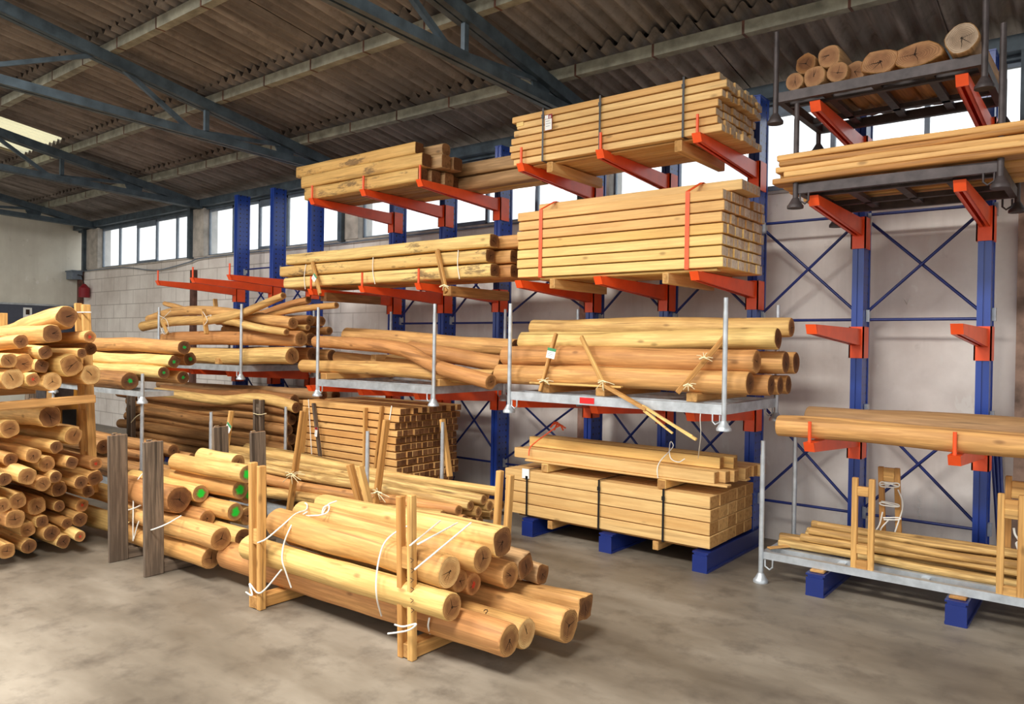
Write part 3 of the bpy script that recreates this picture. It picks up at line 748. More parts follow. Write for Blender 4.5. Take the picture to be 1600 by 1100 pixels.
t = wire('fabric_strap', [at(826, 712, Y=6.45), at(828, 700, Y=6.48), at(838, 690, Y=6.55), at(857, 676, Y=6.66), at(868, 668, Y=6.7)], .007, 'ostrap')
tag(t, 'orange strap slanting over the ends of the topmost beams', 'strap')
mb = MB()
for a, b in (((860, 668), (872, 660)), ((868, 668), (884, 669)), ((872, 664), (880, 672)), ((862, 664), (880, 666)), ((866, 672), (874, 662))):
    mb.tube([at(*a, Y=6.68), at((a[0]+b[0])/2, (a[1]+b[1])/2-4, Y=6.72), at(*b, Y=6.76)], .009, 6)
tag(mb.build('strap_knot', M['ostrap']), 'bunched orange knot of strap on the topmost beams', 'strap')
tag(wire('plastic_band', [at(1028, 747, Y=6.42), at(1027, 733, Y=6.42), at(1032, 720, Y=6.5), at(1047, 704, Y=6.63), at(1052, 696, Y=6.66), at(1048, 690, Y=6.66), at(1046, 700, Y=6.6), at(1048, 716, Y=6.55), at(1060, 722, Y=6.55), at(1070, 717, Y=6.56)], .005, 'strap'),
    'curling white plastic band over the loose beams', 'band')
tag(wire('plastic_band', [at(1095, 644, Y=6.03), at(1094, 655, Y=6.03), at(1095, 680, Y=6.1), at(1092, 706, Y=6.3), at(1091, 716, Y=6.5)], .004, 'strap'),
    'white plastic band hanging from the galvanised pallet', 'band')

# tall stack of small squared timbers behind the pole carrier
stk = [.06, .05, .07, .06, .04, .03, .02, .02, .0, .0, .07, .07]
def slats():
    rg = random.Random(21)
    x0, y0, z0, h, w, gap = -8.42, 6.2, .19, .0745, .0855, .0035
    for r in range(12):
        x1 = -6.62+stk[r]*.9-(0.05 if r < 8 else 0)
        ncol = 12 if r > 1 else 11
        for c in range(ncol):
            if r == 11 and c in (3,): continue
            y = y0+w/2+c*(w+gap)-(.03 if r > 8 else 0); z = z0+h/2+r*(h+.014)
            dx = rg.uniform(-.012, .012) + (rg.uniform(-.02, .09) if r == 11 else 0)
            o = timber('sawn_timber', (x0+rg.uniform(-.02, .02), y, z), (x1+dx, y, z), w, h, 'sawn_o', 'cut_brown')
            tag(o, 'small timber, %s layer from bottom, %s from aisle, tall brown ended stack' % (ORD[r+1], ORD[c+1]), 'timber', 'timbers of the tall stack')
slats()
for x, n in ((-8.0, 'first'), (-7.2, 'second')):
    bearer('dark bearer under the tall stack of small timbers, %s from the dark logs' % n, (x, 6.2, .1), (x, 7.3, .1), .1, .16, 'stake_d', 'cut_brown')
for (a, b, n) in (((482, 624), (487, 710), 'near its dark-log end'), ((612, 634), (597, 730), 'near its cut ends')):
    p, q = at(*a, Y=6.16), at(*b, Y=6.16)
    tag(MB().bar(p, q, .014, .003, (0, -1, 0)).build('plastic_band', M['strap']), 'narrow white band down the tall timber stack, %s' % n, 'band')

# ================================================================== LOGS
def rp(px, p): return px*depth(p)/F
def logpx(R, L, rpx, label, group=None, mids=(), cat='log', rl=None, **kw):
    """R, L = (px, py, Y) of the two end centres; radius measured at the R end"""
    b, a = at(R[0], R[1], Y=R[2]), at(L[0], L[1], Y=L[2])
    r = rp(rpx, b)*1.12
    ms = [at(q[0], q[1], Y=q[2]) for q in mids]
    o = log(a, b, r if rl is None else r*rl, r, mids=ms, **kw)
    return tag(o, label, cat, group)
def pile(specs, group, zmin=None, it=120, k=1.0, cat='log'):
    """let the trunks of one pile settle against each other in cross-section, then build them"""
    P = [dict(a=Vector(a), b=Vector(b), r=r*.97, mat=mat, end=end, lab=lab, kw=kw) for a, b, r, mat, end, lab, kw in specs]
    def pos(p, x):
        t = (x-p['a'].x)/(p['b'].x-p['a'].x); return p['a'].lerp(p['b'], t)
    for _ in range(it):
        for i, p in enumerate(P):
            for q in P[:i]:
                lo, hi = max(p['a'].x, q['a'].x), min(p['b'].x, q['b'].x)
                if hi <= lo: continue
                for x in (lo+.15*(hi-lo), hi-.15*(hi-lo)):
                    d = pos(p, x)-pos(q, x); d.x = 0
                    need = (p['r']*p['kw'].get('ry', 1)+q['r'])*k-d.length
                    if need > 0:
                        if d.length < 1e-4: d = Vector((0, 1, 0))
                        s_ = d.normalized()*need*.25; s_.z *= .7
                        p['a'] += s_; p['b'] += s_; q['a'] -= s_; q['b'] -= s_
            if zmin is not None:
                for e_ in ('a', 'b'): p[e_].z = max(p[e_].z, zmin+p['r']*.97)
    out = []
    for p in P:
        o = log(p['a'], p['b'], p['r']*p['kw'].pop('rl', 1.03), p['r'], mat=p['mat'], end=p['end'], **p['kw'])
        out.append(tag(o, p['lab'], cat, group))
    return out
def logx(R, xl, zl, yl, r, label, group=None, cat='log', rl=1.0, **kw):
    b = Vector(R); o = log((xl, yl, zl), b, r*rl, r, **kw); return tag(o, label, cat, group)

# ---- strapped pile on the floor in front
G = 'logs of the front strapped pile'
def front():
    f = lambda x, y, Y, Z=None: at(x, y, Y=Y)
    D = [  # right end px, Y, left X, left z, left Y, r, mat, end, label
     ((796, 1000), 3.60, -5.80, .215, 3.52, .112, 'log_o', 'end', 'longest peeled log of the front pile, lowest by the aisle, orange toned', {}),
     ((823, 990), 3.80, -5.2, .22, 3.76, .105, 'log', 'end_p', 'front pile log on the bearers with a split end and question mark', {}),
     ((889, 978), 4.05, -5.0, .22, 3.98, .118, 'log_o', 'end', 'thick orange front pile log with reaching out brown end, on the bearers', {'square': .3}),
     ((915, 950), 4.34, -4.9, .22, 4.22, .112, 'log_o', 'end_d', 'front pile log with the ragged broken tip reaching furthest out', {'square': .9, 'rough': .12, 'aspect': .8}),
     ((707, 949), 3.44, None, (388, 855), 3.44, .098, 'log_y', 'end', 'pale log second from bottom on the aisle side of the front pile', {}),
     ((702, 894), 3.50, None, (432, 815), 3.52, .112, 'log', 'end_p', 'cracked pale ended log topmost on the aisle side of the front pile', {'rough': .09}),
     ((719, 908), 3.68, -5.1, .47, 3.66, .082, 'log', 'end', 'thin log wedged behind the pale ended log of the front pile', {}),
     ((740, 913), 3.82, -5.1, .43, 3.82, .082, 'log_o', 'end_r', 'front pile log with red marks on its small end', {}),
     ((754, 874), 3.72, None, (470, 801), 3.74, .098, 'log', 'end', 'smooth log with a round brown end on top of the front pile', {}),
     ((786, 848), 3.92, None, (505, 792), 3.96, .108, 'log', 'end_d', 'dark split ended log topmost at the back of the front pile', {'square': .3}),
     ((797, 898), 4.02, -5.0, .5, 4.02, .098, 'log_o', 'end', 'orange ended log below the dark split ended one, front pile', {'square': .2}),
     ((822, 884), 4.22, -4.9, .52, 4.2, .094, 'log_b', 'end_d', 'front pile log with the grey angular split end', {'square': .6, 'rough': .12}),
     ((848, 897), 4.42, -4.9, .43, 4.42, .085, 'log_b', 'end_d', 'hollow ended log hindmost in the front pile', {'square': .4, 'rough': .12}),
    ]
    sp = []
    for (R, Y, xl, zl, yl, r, mat, end, lab, kw) in D:
        b = at(*R, Y=Y); a = at(*zl, Y=yl) if xl is None else Vector((xl, yl, zl))
        sp.append((a, b, r*.95, mat, end, lab, kw))
    for o in pile(sp, G, .09):
        lab = o['label']
        if 'question' in lab:
            # pencilled question mark on top of the trunk, as its own small part
            mk = MB().tube([o.matrix_world.inverted() @ q for q in (at(756, 955, Y=3.69), at(758, 952.5, Y=3.69), at(761.5, 953, Y=3.69), at(762, 955.5, Y=3.685), at(759.5, 957, Y=3.685), at(759, 959.5, Y=3.68))], .003, 5)
            q = mk.build('pencil_mark', M['ink'], o)
front()

def slab_stake(mb, base, top, w, d): mb.bar(base, top, w, d, (0, -1, 0))
def stake_frame(label, feet, tops, w, d, mat, group=None, block=None, bearer=None, name='stake_frame', bmat=None):
    """two parallel slats held by blocks, with the floor bearer they are nailed to"""
    root = empty(name, feet[0]); tag(root, label, 'stake frame', group)
    for a, b in zip(feet, tops):
        timber('slat', a, b, d, w, mat, mat if mat in ('cut_tan',) else 'cut_tan', parent=root)
    if block:
        for z in block:
            p = Vector(feet[0])+(Vector(tops[0])-Vector(feet[0]))*z; q = Vector(feet[1])+(Vector(tops[1])-Vector(feet[1]))*z
            MB().box(tuple(p-Vector(root.location)+Vector((w*.4, -d*.4, -.06))), tuple(q-Vector(root.location)+Vector((-w*.4, d*.6, .06)))).build('block', M[mat], root)
    if bearer:
        a, b, bw, bh = bearer; timber('ground_bearer', a, b, bw, bh, bmat or mat, 'cut_tan', parent=root)
    return root
def foot(px, py, z=0): return at(px, py, Z=z)
def up(f, px, py): return at(px, py, Y=f.y)
# cradle of the front pile: aisle-side slat pairs with their bearers, wall-side pairs
a1, a2 = foot(629, 1027), foot(645, 1022)
y_ = (a1.y+a2.y)/2; a1 = Vector((-3.545, y_-.03, 0)); a2 = Vector((-3.455, y_-.03, 0))
stake_frame('pair of tan slats with pencil marks at the outer end of the front pile', (a1, a2), ((-3.56, y_-.05, 1.03), (-3.46, y_-.05, 1.05)), .05, .045, 'stake', 'slat pairs of the front pile', (.62,),
            ((-3.5, y_-.045, .05), (-3.5, 4.55, .05), .10, .09))
b1 = Vector((-5.06, 3.30, 0)); b2 = Vector((-4.965, 3.30, 0))
stake_frame('pair of tan slats tied low beside the green marked logs', (b1, b2), ((-5.08, 3.29, 1.09), (-4.97, 3.29, 1.075)), .058, .045, 'stake', 'slat pairs of the front pile', (.5,),
            ((-5.02, 3.27, .05), (-5.02, 4.5, .05), .10, .09))
stake_frame('pair of tan slats behind the dark split ended log of the front pile', ((-3.66, 4.42, 0), (-3.56, 4.42, 0)), ((-3.60, 4.42, 1.06), (-3.50, 4.42, 1.04)), .05, .045, 'stake', 'slat pairs of the front pile', (.5,))
stake_frame('pair of leaning brown slats between front pile and pole carrier', ((-5.06, 4.52, 0), (-4.94, 4.52, 0)), ((-5.30, 4.40, .925), (-5.17, 4.40, .925)), .06, .05, 'stake', 'slat pairs of the front pile')
# pencil scribble on the outer slat
mb = MB()
for k, (x, y) in enumerate(((641, 872), (642, 888), (641, 903), (642, 918), (641, 935), (642, 950))):
    mb.tube([at(x, y, Y=3.338), at(x+5, y+3, Y=3.338), at(x+1, y+7, Y=3.338)], .0025, 5)
tag(mb.build('pencil_marks', M['ink']), 'small dark pencil marks up the outer slat of the front pile', 'writing')

def band(label, pts, r=.006, mat='strap', group='white bands of the front pile', name='plastic_band', flat=.35):
    P = catmull([Vector(p) for p in pts], max(24, 8*len(pts)))
    return tag(MB().tube(P, r, 8, flat=1).build(name, M[mat]), label, 'band', group)
A = at
band('white band running down the front pile near the low tied slats', [A(480, 800, Y=3.6), A(462, 812, Y=3.48), A(452, 828, Y=3.40), A(443, 852, Y=3.38), A(441, 875, Y=3.32), A(447, 895, Y=3.34), A(455, 918, Y=3.38)])
band('white band running down the front pile near the outer slats', [A(640, 820, Y=3.58), A(615, 834, Y=3.46), A(600, 850, Y=3.40), A(592, 875, Y=3.37), A(588, 905, Y=3.31), A(589, 935, Y=3.31), A(596, 962, Y=3.42)])
band('white band tied from the low slats up over the pile top', [A(403, 848, Y=3.27), A(416, 842, Y=3.27), A(440, 822, Y=3.38), A(462, 803, Y=3.5), A(478, 797, Y=3.62), A(480, 789, Y=3.7), A(477, 786, Y=3.72)])
band('curl of white band standing up on the front pile', [A(478, 806, Y=3.55), A(500, 805, Y=3.6), A(512, 800, Y=3.66), A(514, 790, Y=3.7), A(506, 793, Y=3.68), A(504, 803, Y=3.66), A(512, 789, Y=3.72), A(526, 783, Y=3.8)])
for a, c, n in (((648, 890), (736, 817), 'lowest'), ((652, 851), (715, 817), 'middle'), ((640, 853), (688, 814), 'topmost')):
    L_ = lambda t: (a[0]+(c[0]-a[0])*t, a[1]+(c[1]-a[1])*t)
    band('white band from the outer slats across the pile top, %s of three' % n, [A(*L_(0), Y=3.31), A(*L_(.25), Y=3.36), A(*L_(.5), Y=3.48), A(*L_(.75), Y=3.62), A(*L_(1), Y=3.8)])
band('white band knotted round the foot of the outer slats', [A(617, 976, Y=3.33), A(630, 979, Y=3.31), A(650, 975, Y=3.31), A(640, 984, Y=3.31), A(622, 988, Y=3.31), A(606, 990, Y=3.29)])
band('white band knotted round the foot of the low tied slats', [A(384, 925, Y=3.2), A(394, 930, Y=3.22), A(390, 912, Y=3.25), A(402, 926, Y=3.26), A(414, 921, Y=3.27), A(440, 890, Y=3.33)])
band('white band under the bottom log by the outer slats', [A(671, 965, Y=3.46), A(669, 978, Y=3.46), A(672, 990, Y=3.52)])

# ---- short logs between dark weathered stakes
G = 'logs between the dark stakes'
sp = []
for (R, Y, L, r, mat, end, lab, kw) in [
    ((330, 872), 3.42, (203, 838), .098, 'log', 'end', 'lowest log on the aisle side between the dark stakes', {}),
    ((350, 837), 3.44, (205, 793), .102, 'log_o', 'end', 'log with a small pencil mark, second up between the dark stakes', {}),
    ((287, 782), 3.46, (206, 766), .125, 'log_o', 'end_d', 'short thick log with a dark angular end beside a dark stake', {'square': .3, 'rough': .1}),
    ((321, 770), 3.66, (215, 748), .086, 'log_y', 'end_g', 'log with green sprayed end resting behind the thick short log', {}),
    ((364, 771), 3.70, (265, 750), .09, 'log', 'end_g', 'log with a bright green spot below the topmost green one', {}),
    ((387, 743), 3.72, (275, 726), .084, 'log', 'end_g', 'topmost green sprayed log between the dark stakes', {}),
    ((390, 773), 3.92, (262, 748), .09, 'log', 'end_g', 'green sprayed log half hidden behind the tied tan slats', {}),
    ((358, 802), 3.66, (250, 775), .086, 'log', 'end_g', 'lower green sprayed log in the gap of the dark stake pile', {}),
    ((331, 808), 3.62, (225, 783), .08, 'log_o', 'end', 'small brown ended log above the pencil marked log', {}),
    ((386, 806), 3.86, (270, 778), .088, 'log', 'end', 'brown ended log behind the tied tan slats', {}),
    ((378, 838), 3.66, (240, 805), .09, 'log_y', 'end_d', 'yellow dark ended log just above the floor behind the second log', {}),
    ((372, 722), 4.0, (315, 712), .08, 'log_y', 'end', 'log lying hindmost on the dark stake pile', {}),
    ]:
    b = at(*R, Y=Y); a = at(*L, Y=Y); a.z = b.z + (a.z-b.z)*.5
    sp.append((a, b, r*.97, mat, end, lab, kw))
pile(sp, G, .085)
b = at(182, 812, Y=3.5); tag(log((-9.2, 3.5, .17), (-7.36, 3.5, .17), .1, mat='log_y', end='end', square=.5), 'yellow log end on the floor just past the outer dark stake', 'log')
b = at(176, 787, Y=3.6); tag(log((-9.1, 3.6, .38), (-7.45, 3.62, .38), .09, mat='log', end='end'), 'rounded log resting above the yellow floor log by the dark stake', 'log')
for (x, y0, y1, lab) in ((-6.42, 3.22, 4.3, 'dark weathered stake pair beside the short thick log'), (-7.07, 3.22, 4.3, 'dark weathered stake pair next to the tall log pile')):
    stake_frame(lab, ((x-.085, y0, 0), (x+.02, y0-.005, 0)), ((x-.075, y0-.02, 1.145), (x+.015, y0-.025, 1.145)), .05, .03, 'stake_d', 'dark weathered stakes', (.55, .85),
                ((x-.02, y0-.05, .045), (x-.02, y1+.1, .045), .12, .085), bmat='stake_d')
    # the wider outer board
    timber('weathered_board', (x+.045, y0-.03, 0), (x+.045, y0-.05, 1.14), .03, .17, 'stake_d', 'cut_brown', parent=[o for o in COL.objects if o.get('label') == lab][0])
for (x, lab) in ((-6.36, 'dark weathered stakes standing behind the green sprayed logs'), (-7.0, 'dark weathered stakes next to the green white tag')):
    stake_frame(lab, ((x-.07, 4.2, 0), (x+.05, 4.2, 0)), ((x-.07, 4.16, 1.15), (x+.04, 4.16, 1.15)), .05, .03, 'stake_d', 'dark weathered stakes')
    timber('weathered_board', (x+.05, 4.17, 0), (x+.05, 4.13, 1.15), .03, .16, 'stake_d', 'cut_brown', parent=[o for o in COL.objects if o.get('label') == lab][0])
for (P, lab) in (([A(172, 798, Y=3.18), A(180, 799, Y=3.16), A(207, 795, Y=3.3), A(232, 783, Y=3.34)], 'white band round the dark stakes next to the tall pile'),
                 ([A(232, 828, Y=3.18), A(240, 827, Y=3.15), A(262, 818, Y=3.2), A(283, 806, Y=3.34)], 'white band round the dark stakes by the thick short log'),
                 ([A(208, 845, Y=3.31), A(208, 810, Y=3.3), A(210, 765, Y=3.33), A(222, 741, Y=3.4), A(238, 738, Y=3.5)], 'white band looping over the log ends between the dark stakes'),
                 ([A(209, 842, Y=3.31), A(217, 815, Y=3.32), A(230, 793, Y=3.36)], 'white band slanting up the log ends between the dark stakes')):
    band(lab, P, group='white bands of the dark stake pile')

# ================================================================== GALVANISED PALLETS ON THE LOW ARMS
GG = 'galvanised pallets on the low arms'
pallet('galvanised post pallet with a red sticker carrying thick logs', -4.80, -2.53, 6.02, 7.25, 1.535, 1.32, (2.42, 2.42, 2.42, 2.42), group=GG, sticker=-3.87)
pallet('galvanised post pallet carrying the long bent log', -7.90, -5.86, 6.02, 7.25, 1.535, 1.32, 2.44, group=GG)
pallet('galvanised post pallet with crooked branches beside the wall corner', -11.95, -9.62, 6.02, 7.25, 1.655, 1.46, 2.52, group=GG)

G = 'thick logs on the red stickered pallet'
sp = []
for (R, Y, L, YL, r, mat, end, lab, kw) in [
    ((1172, 599), 6.22, (779, 587), 6.22, .102, 'log_o', 'end_d', 'thick log lowest by the aisle on the red stickered pallet', {}),
    ((1183, 565), 6.30, (790, 556), 6.30, .105, 'log_o', 'end', 'thick log second up by the aisle on the red stickered pallet', {}),
    ((1216, 529), 6.42, (816, 533), 6.42, .092, 'log_y', 'end_d', 'bright yellow log on top of the red stickered pallet', {'square': .3}),
    ((1237, 512), 6.85, (833, 512), 6.85, .092, 'log', 'end', 'log reaching furthest over the wall side top, red stickered pallet', {}),
    ((1228, 566), 6.62, (900, 560), 6.62, .102, 'log_o', 'end_d', 'log end behind the second log, red stickered pallet', {}),
    ((1244, 584), 6.92, (900, 575), 6.92, .10, 'log_o', 'end_d', 'dark ended log by the wall on the red stickered pallet', {}),
    ((1205, 607), 6.50, (860, 590), 6.50, .095, 'log_o', 'end_d', 'bottom log second from aisle on the red stickered pallet', {}),
    ((1219, 609), 6.72, (870, 592), 6.72, .085, 'log_o', 'end_d', 'bottom log third from aisle on the red stickered pallet', {}),
    ((1232, 607), 6.92, (880, 590), 6.92, .088, 'log_o', 'end_d', 'bottom log fourth from aisle on the red stickered pallet', {})]:
    b = at(*R, Y=Y); a = at(*L, Y=YL); sp.append((a, b, r, mat, end, lab, kw))
pile(sp, G, 1.60)
for (px, n) in ((862, 'behind the tagged stake'), (948, 'behind the broken slat'), (1090, 'near the log ends')):
    p = at(px, 612, Y=6.2); bearer('wooden block bearer under thick logs %s' % n, (p.x, 6.08, 1.575), (p.x, 7.2, 1.575), .1, .075, 'board')
p, q = at(829, 598, Y=6.1), at(972, 605, Y=6.1); bearer('pale thin slat under the lowest thick log of the stickered pallet', p, q, .05, .02, 'sawn_y')
def stake(label, a, b, w=.045, d=.03, mat='stake', group=None, roll=0):
    return tag(timber('wooden_stake', a, b, d, w, mat, 'cut_tan', roll), label, 'stake', group)
SG = 'slats tied to the thick logs'
stake('slanting slat with a green headed tag tied to the thick logs', A(844, 612, Y=6.0), A(869, 521, Y=6.19))
stake('slat tied at a slant beside the tagged one on thick logs', A(946, 607, Y=6.0), A(908, 526, Y=6.19))
stake('slat leaning toward the log ends of the stickered pallet', A(1058, 614, Y=6.0), A(1133, 526, Y=6.2))
# broken slat: one end split into splinters
t = empty('broken_slat', A(944, 602, Y=5.985))
MB().bar((0, 0, 0), A(1010, 640, Y=5.96)-t.location, .03, .045, (0, -1, 0)).build('slat', M['stake'], t)
m_ = MB()
for (a, b, w) in (((1004, 634), (1088, 687), .02), ((1006, 642), (1051, 677), .014), ((1004, 638), (1040, 668), .012), ((1012, 640), (1082, 681), .01)):
    m_.bar(A(*a, Y=5.965)-t.location, A(*b, Y=5.93)-t.location, w, w*1.4, (0, -1, 0))
m_.build('splinter', M['sawn_y'], t)
tag(t, 'broken slat hanging splintered over the front rail of the stickered pallet', 'slat')
def twine_knot(label, c, Y, spread=16, n=5, seed=1):
    rg = random.Random(seed); mb = MB(); p = A(*c, Y=Y)
    mb.tube([A(c[0]-7, c[1]+1, Y=Y), A(c[0], c[1]-2, Y=Y-.01), A(c[0]+7, c[1]+1, Y=Y)], .008, 6)
    for k in range(n):
        a = rg.uniform(0, 2*PI); l = spread*rg.uniform(.5, 1)
        mb.tube([p, A(c[0]+math.cos(a)*l*.5, c[1]+math.sin(a)*l*.4, Y=Y-.02), A(c[0]+math.cos(a)*l, c[1]+math.sin(a)*l*.7+3, Y=Y)], .0035, 5)
    return tag(mb.build('twine_knot', M['twine']), label, 'knot', 'pale twine knots')
twine_knot('pale twine knot at the foot of the tagged slat', (850, 596), 6.0, seed=2)
twine_knot('pale twine knot holding the broken slat', (942, 597), 5.97, 20, 6, seed=3)
twine_knot('pale twine knot low on the slat near the log ends', (1075, 602), 5.99, seed=4)
twine_knot('pale twine knot high on the slat near the log ends', (1100, 560), 6.04, 18, seed=5)
def tagcard(label, c, Y, w, h, head, mat, rot): 
    p = A(*c, Y=Y); return card('paper_label', label, p, w, h, head, mat, rot)
tagcard('white tag with green print on the slanting slat', (861, 552), 6.03, .085, .10, .028, 'green', (0, .2, .35))

G = 'logs on the bent log pallet'
kw0 = dict(cat='log')
logpx((767, 597, 6.0), (494, 533, 6.35), 11, 'long bent log sagging forward off the galvanised pallet', G, mids=[(560, 537, 6.3), (628, 548, 6.22), (672, 570, 6.12)], mat='log_o', end='end', seg=20)
logpx((806, 543, 6.85), (541, 523, 6.85), 12, 'long straight log topmost behind the bent log', G, mids=[(640, 531, 6.85), (720, 537, 6.85)], mat='log_o', end='end_d')
logpx((786, 569, 6.55), (640, 545, 6.5), 12, 'dark ended log lying behind the bent log, end beside a post', G, mat='log_o', end='end_d')
logpx((774, 590, 6.30), (473, 572, 6.25), 11, 'straight log at the bottom below the bent log', G, mids=[(575, 575, 6.27), (690, 586, 6.28)], mat='log', end='end')
logpx((690, 575, 6.6), (526, 558, 6.6), 9, 'log tucked between the bent log and the bottom log', G, mat='log_o', end='end')
bearer('short wooden block end under the bent log, facing the aisle', A(583, 559, Y=6.4), A(583, 559, Y=6.4)+Vector((0, .7, 0)), .09, .08, 'sawn')
for (px, py, n) in ((505, 588, 'near the branch pallet'), (680, 602, 'near the sagging end')):
    p = A(px, py, Y=6.05); bearer('wooden bearer on the bent log pallet %s' % n, (p.x, 6.05, 1.575), (p.x, 7.2, 1.575), .12, .075, 'sawn')

G = 'logs on the corner pallet'
for (R, L, r, mids, mat, end, lab) in [
    ((471, 530, 6.25), (255, 531, 6.25), 11, [(330, 527, 6.25), (400, 527, 6.25)], 'log_o', 'end', 'long orange log below the crooked branches'),
    ((457, 556, 6.2), (285, 555, 6.2), 12, [], 'log', 'end', 'thick lowest log on the corner pallet by the aisle'),
    ((486, 530, 6.6), (300, 528, 6.6), 9, [], 'log_o', 'end_d', 'dark ended log behind the long orange one'),
    ((489, 554, 6.6), (320, 553, 6.6), 10, [], 'log_o', 'end_d', 'dark ended log behind the thick lowest one'),
    ((519, 556, 7.0), (330, 552, 7.0), 9, [], 'log_o', 'end_d', 'dark log end at the wall side of the corner pallet'),
    ((478, 561, 6.75), (320, 560, 6.75), 6, [], 'log_d', 'end_d', 'dark log lowest in the corner pallet behind the thick one')]:
    logpx(R, L, r, lab, G, mids=mids, mat=mat, end=end)
G = 'crooked branches on the corner pallet'
for (R, L, r, mids, mat, lab, rl) in [
    ((443, 462, 6.1), (223, 510, 6.1), 5, [(270, 502, 6.1), (330, 498, 6.1), (376, 489, 6.1), (405, 478, 6.1)], 'log', 'long branch rising highest from the corner pallet', 1.7),
    ((482, 469, 6.5), (360, 497, 6.4), 5.5, [(400, 492, 6.42), (440, 480, 6.45)], 'log_o', 'branch rising beside the highest one', 1.0),
    ((526, 477, 6.3), (400, 499, 6.3), 4.6, [(430, 490, 6.3), (470, 482, 6.3)], 'log', 'thin branch reaching furthest out toward the post', 1.0),
    ((458, 505, 6.25), (233, 499, 6.35), 8.5, [(270, 489, 6.35), (330, 485, 6.32), (390, 492, 6.28), (420, 499, 6.25)], 'log_o', 'thick crooked branch crossing under the rising ones', .9),
    ((448, 519, 6.02), (350, 500, 6.12), 5, [(390, 509, 6.06)], 'log', 'thin branch sloping down over the pallet front', 1.3),
    ((291, 484, 6.5), (257, 474, 6.5), 4, [], 'log_o', 'stub of branch sticking up at the tied end', .8),
    ((485, 501, 6.65), (340, 500, 6.65), 8, [], 'log_o', 'round ended branch behind the thick crooked one', 1.0),
    ((503, 502, 6.85), (350, 503, 6.85), 7, [], 'log_o', 'round ended branch by the wall over the corner pallet', 1.0),
    ((481, 512, 6.5), (380, 510, 6.5), 4.5, [], 'log', 'small round ended branch under the thick crooked one', 1.0),
    ((515, 517, 6.9), (350, 515, 6.9), 6, [], 'log_o', 'low round ended branch by the wall, corner pallet', 1.0)]:
    logpx(R, L, r, lab, G, mids=mids, mat=mat, end='end', rl=rl, cat='branch', name='crooked_branch', seg=14)
stake('pale slat tied across the middle of the crooked branches', A(323, 522, Y=6.03), A(318, 483, Y=6.05), .07, .03)
stake('slat tied across the thick ends of the crooked branches', A(262, 522, Y=6.03), A(247, 487, Y=6.05), .06, .03)
stake('short stake tips poking up behind the crooked branches', A(338, 490, Y=6.7), A(336, 467, Y=6.7), .07, .03)
for (P, lab) in (([A(247, 492, Y=6.0), A(260, 500, Y=5.99), A(263, 515, Y=5.99), A(256, 522, Y=6.0), A(250, 510, Y=6.0)], 'white band round the tied ends of the crooked branches'),
                 ([A(252, 500, Y=6.0), A(262, 490, Y=6.02), A(267, 485, Y=6.03)], 'white band end slanting up from the tied branches'),
                 ([A(317, 487, Y=6.0), A(324, 500, Y=6.0), A(319, 508, Y=6.0), A(330, 493, Y=6.02), A(322, 495, Y=6.0)], 'white band crossing the slat on the crooked branches')):
    band(lab, P, .004, group='white bands of the corner pallet')
for x in (-11.3, -10.3): bearer('wooden bearer under the corner pallet logs, the %s' % ('one by the tied ends' if x < -11 else 'one by the log ends'), (x, 6.05, 1.70), (x, 7.2, 1.70), .1, .08, 'board')

# ================================================================== FLATTENED LOGS AND HEAVY BEAMS ON THE UPPER ARMS
G = 'flattened logs on the second arms'
for r_, (R, L) in enumerate((((775, 431), (452, 446)), ((768, 409), (446, 430)), ((774, 388), (456, 414)))):
    b0, a0 = at(R[0], R[1], Y=6.3), at(L[0], L[1], Y=6.3)
    for c in range(4):
        if r_ == 2 and c == 3: continue
        y = 6.28+c*.195; dx = (0, .12, .2, .16)[c]+(.06*r_ if c else 0)
        z = 2.80+r_*.158
        o = log((a0.x-.1*c, y, z), (b0.x+dx, y, z), .083, .083, mat='log_s' if c == 0 else 'log_o', end='end_d', square=.72, aspect=.9, roll=0, bend=.004, rough=.05)
        tag(o, 'flattened yellow log, %s row from bottom, %s from aisle, second arms' % (ORD[r_+1], ORD[c+1]), 'log', G)
bearer('thick dark bearer under flattened logs, end near the corner rack', (-8.35, 6.35, 2.70-.005), (-8.35, 7.2, 2.695), .1, .01, 'board')
p = at(505, 458, Y=6.3); bearer('squared dark beam hanging below the flattened logs by the tagged slat', (p.x, 6.3, 2.60), (p.x, 7.25, 2.60), .12, .11, 'log_d', 'cut_brown')
p = at(703, 455, Y=6.3); bearer('rough wooden beam below the flattened logs near their cut ends', (p.x, 6.25, 2.60), (p.x, 7.3, 2.60), .12, .11, 'board', 'cut_tan')
stake('slat with white diamond tag across the flattened logs', A(500, 460, Y=6.1), A(488, 410, Y=6.19), .06, .03)
stake('plain slat across the flattened logs near their cut ends', A(697, 457, Y=6.1), A(683, 391, Y=6.19), .07, .03)
tagcard('white diamond shaped tag on the flattened logs', (491, 434), 6.12, .085, .085, .02, 'green', (0, .75, 0))
for k, (a, b) in enumerate((((478, 413), (477, 452)), ((583, 402), (586, 444)), ((716, 391), (718, 436)))):
    band('white band down the flattened logs, %s' % ('beside the diamond tag', 'at mid length', 'near the cut ends')[k], [A(*a, Y=6.19), A((a[0]+b[0])/2-2, (a[1]+b[1])/2, Y=6.185), A(*b, Y=6.19)], .005, group='white bands on flattened logs')
twine_knot('pale twine knot at the foot of the plain slat on flattened logs', (694, 447), 6.08, 10, 4, seed=7)

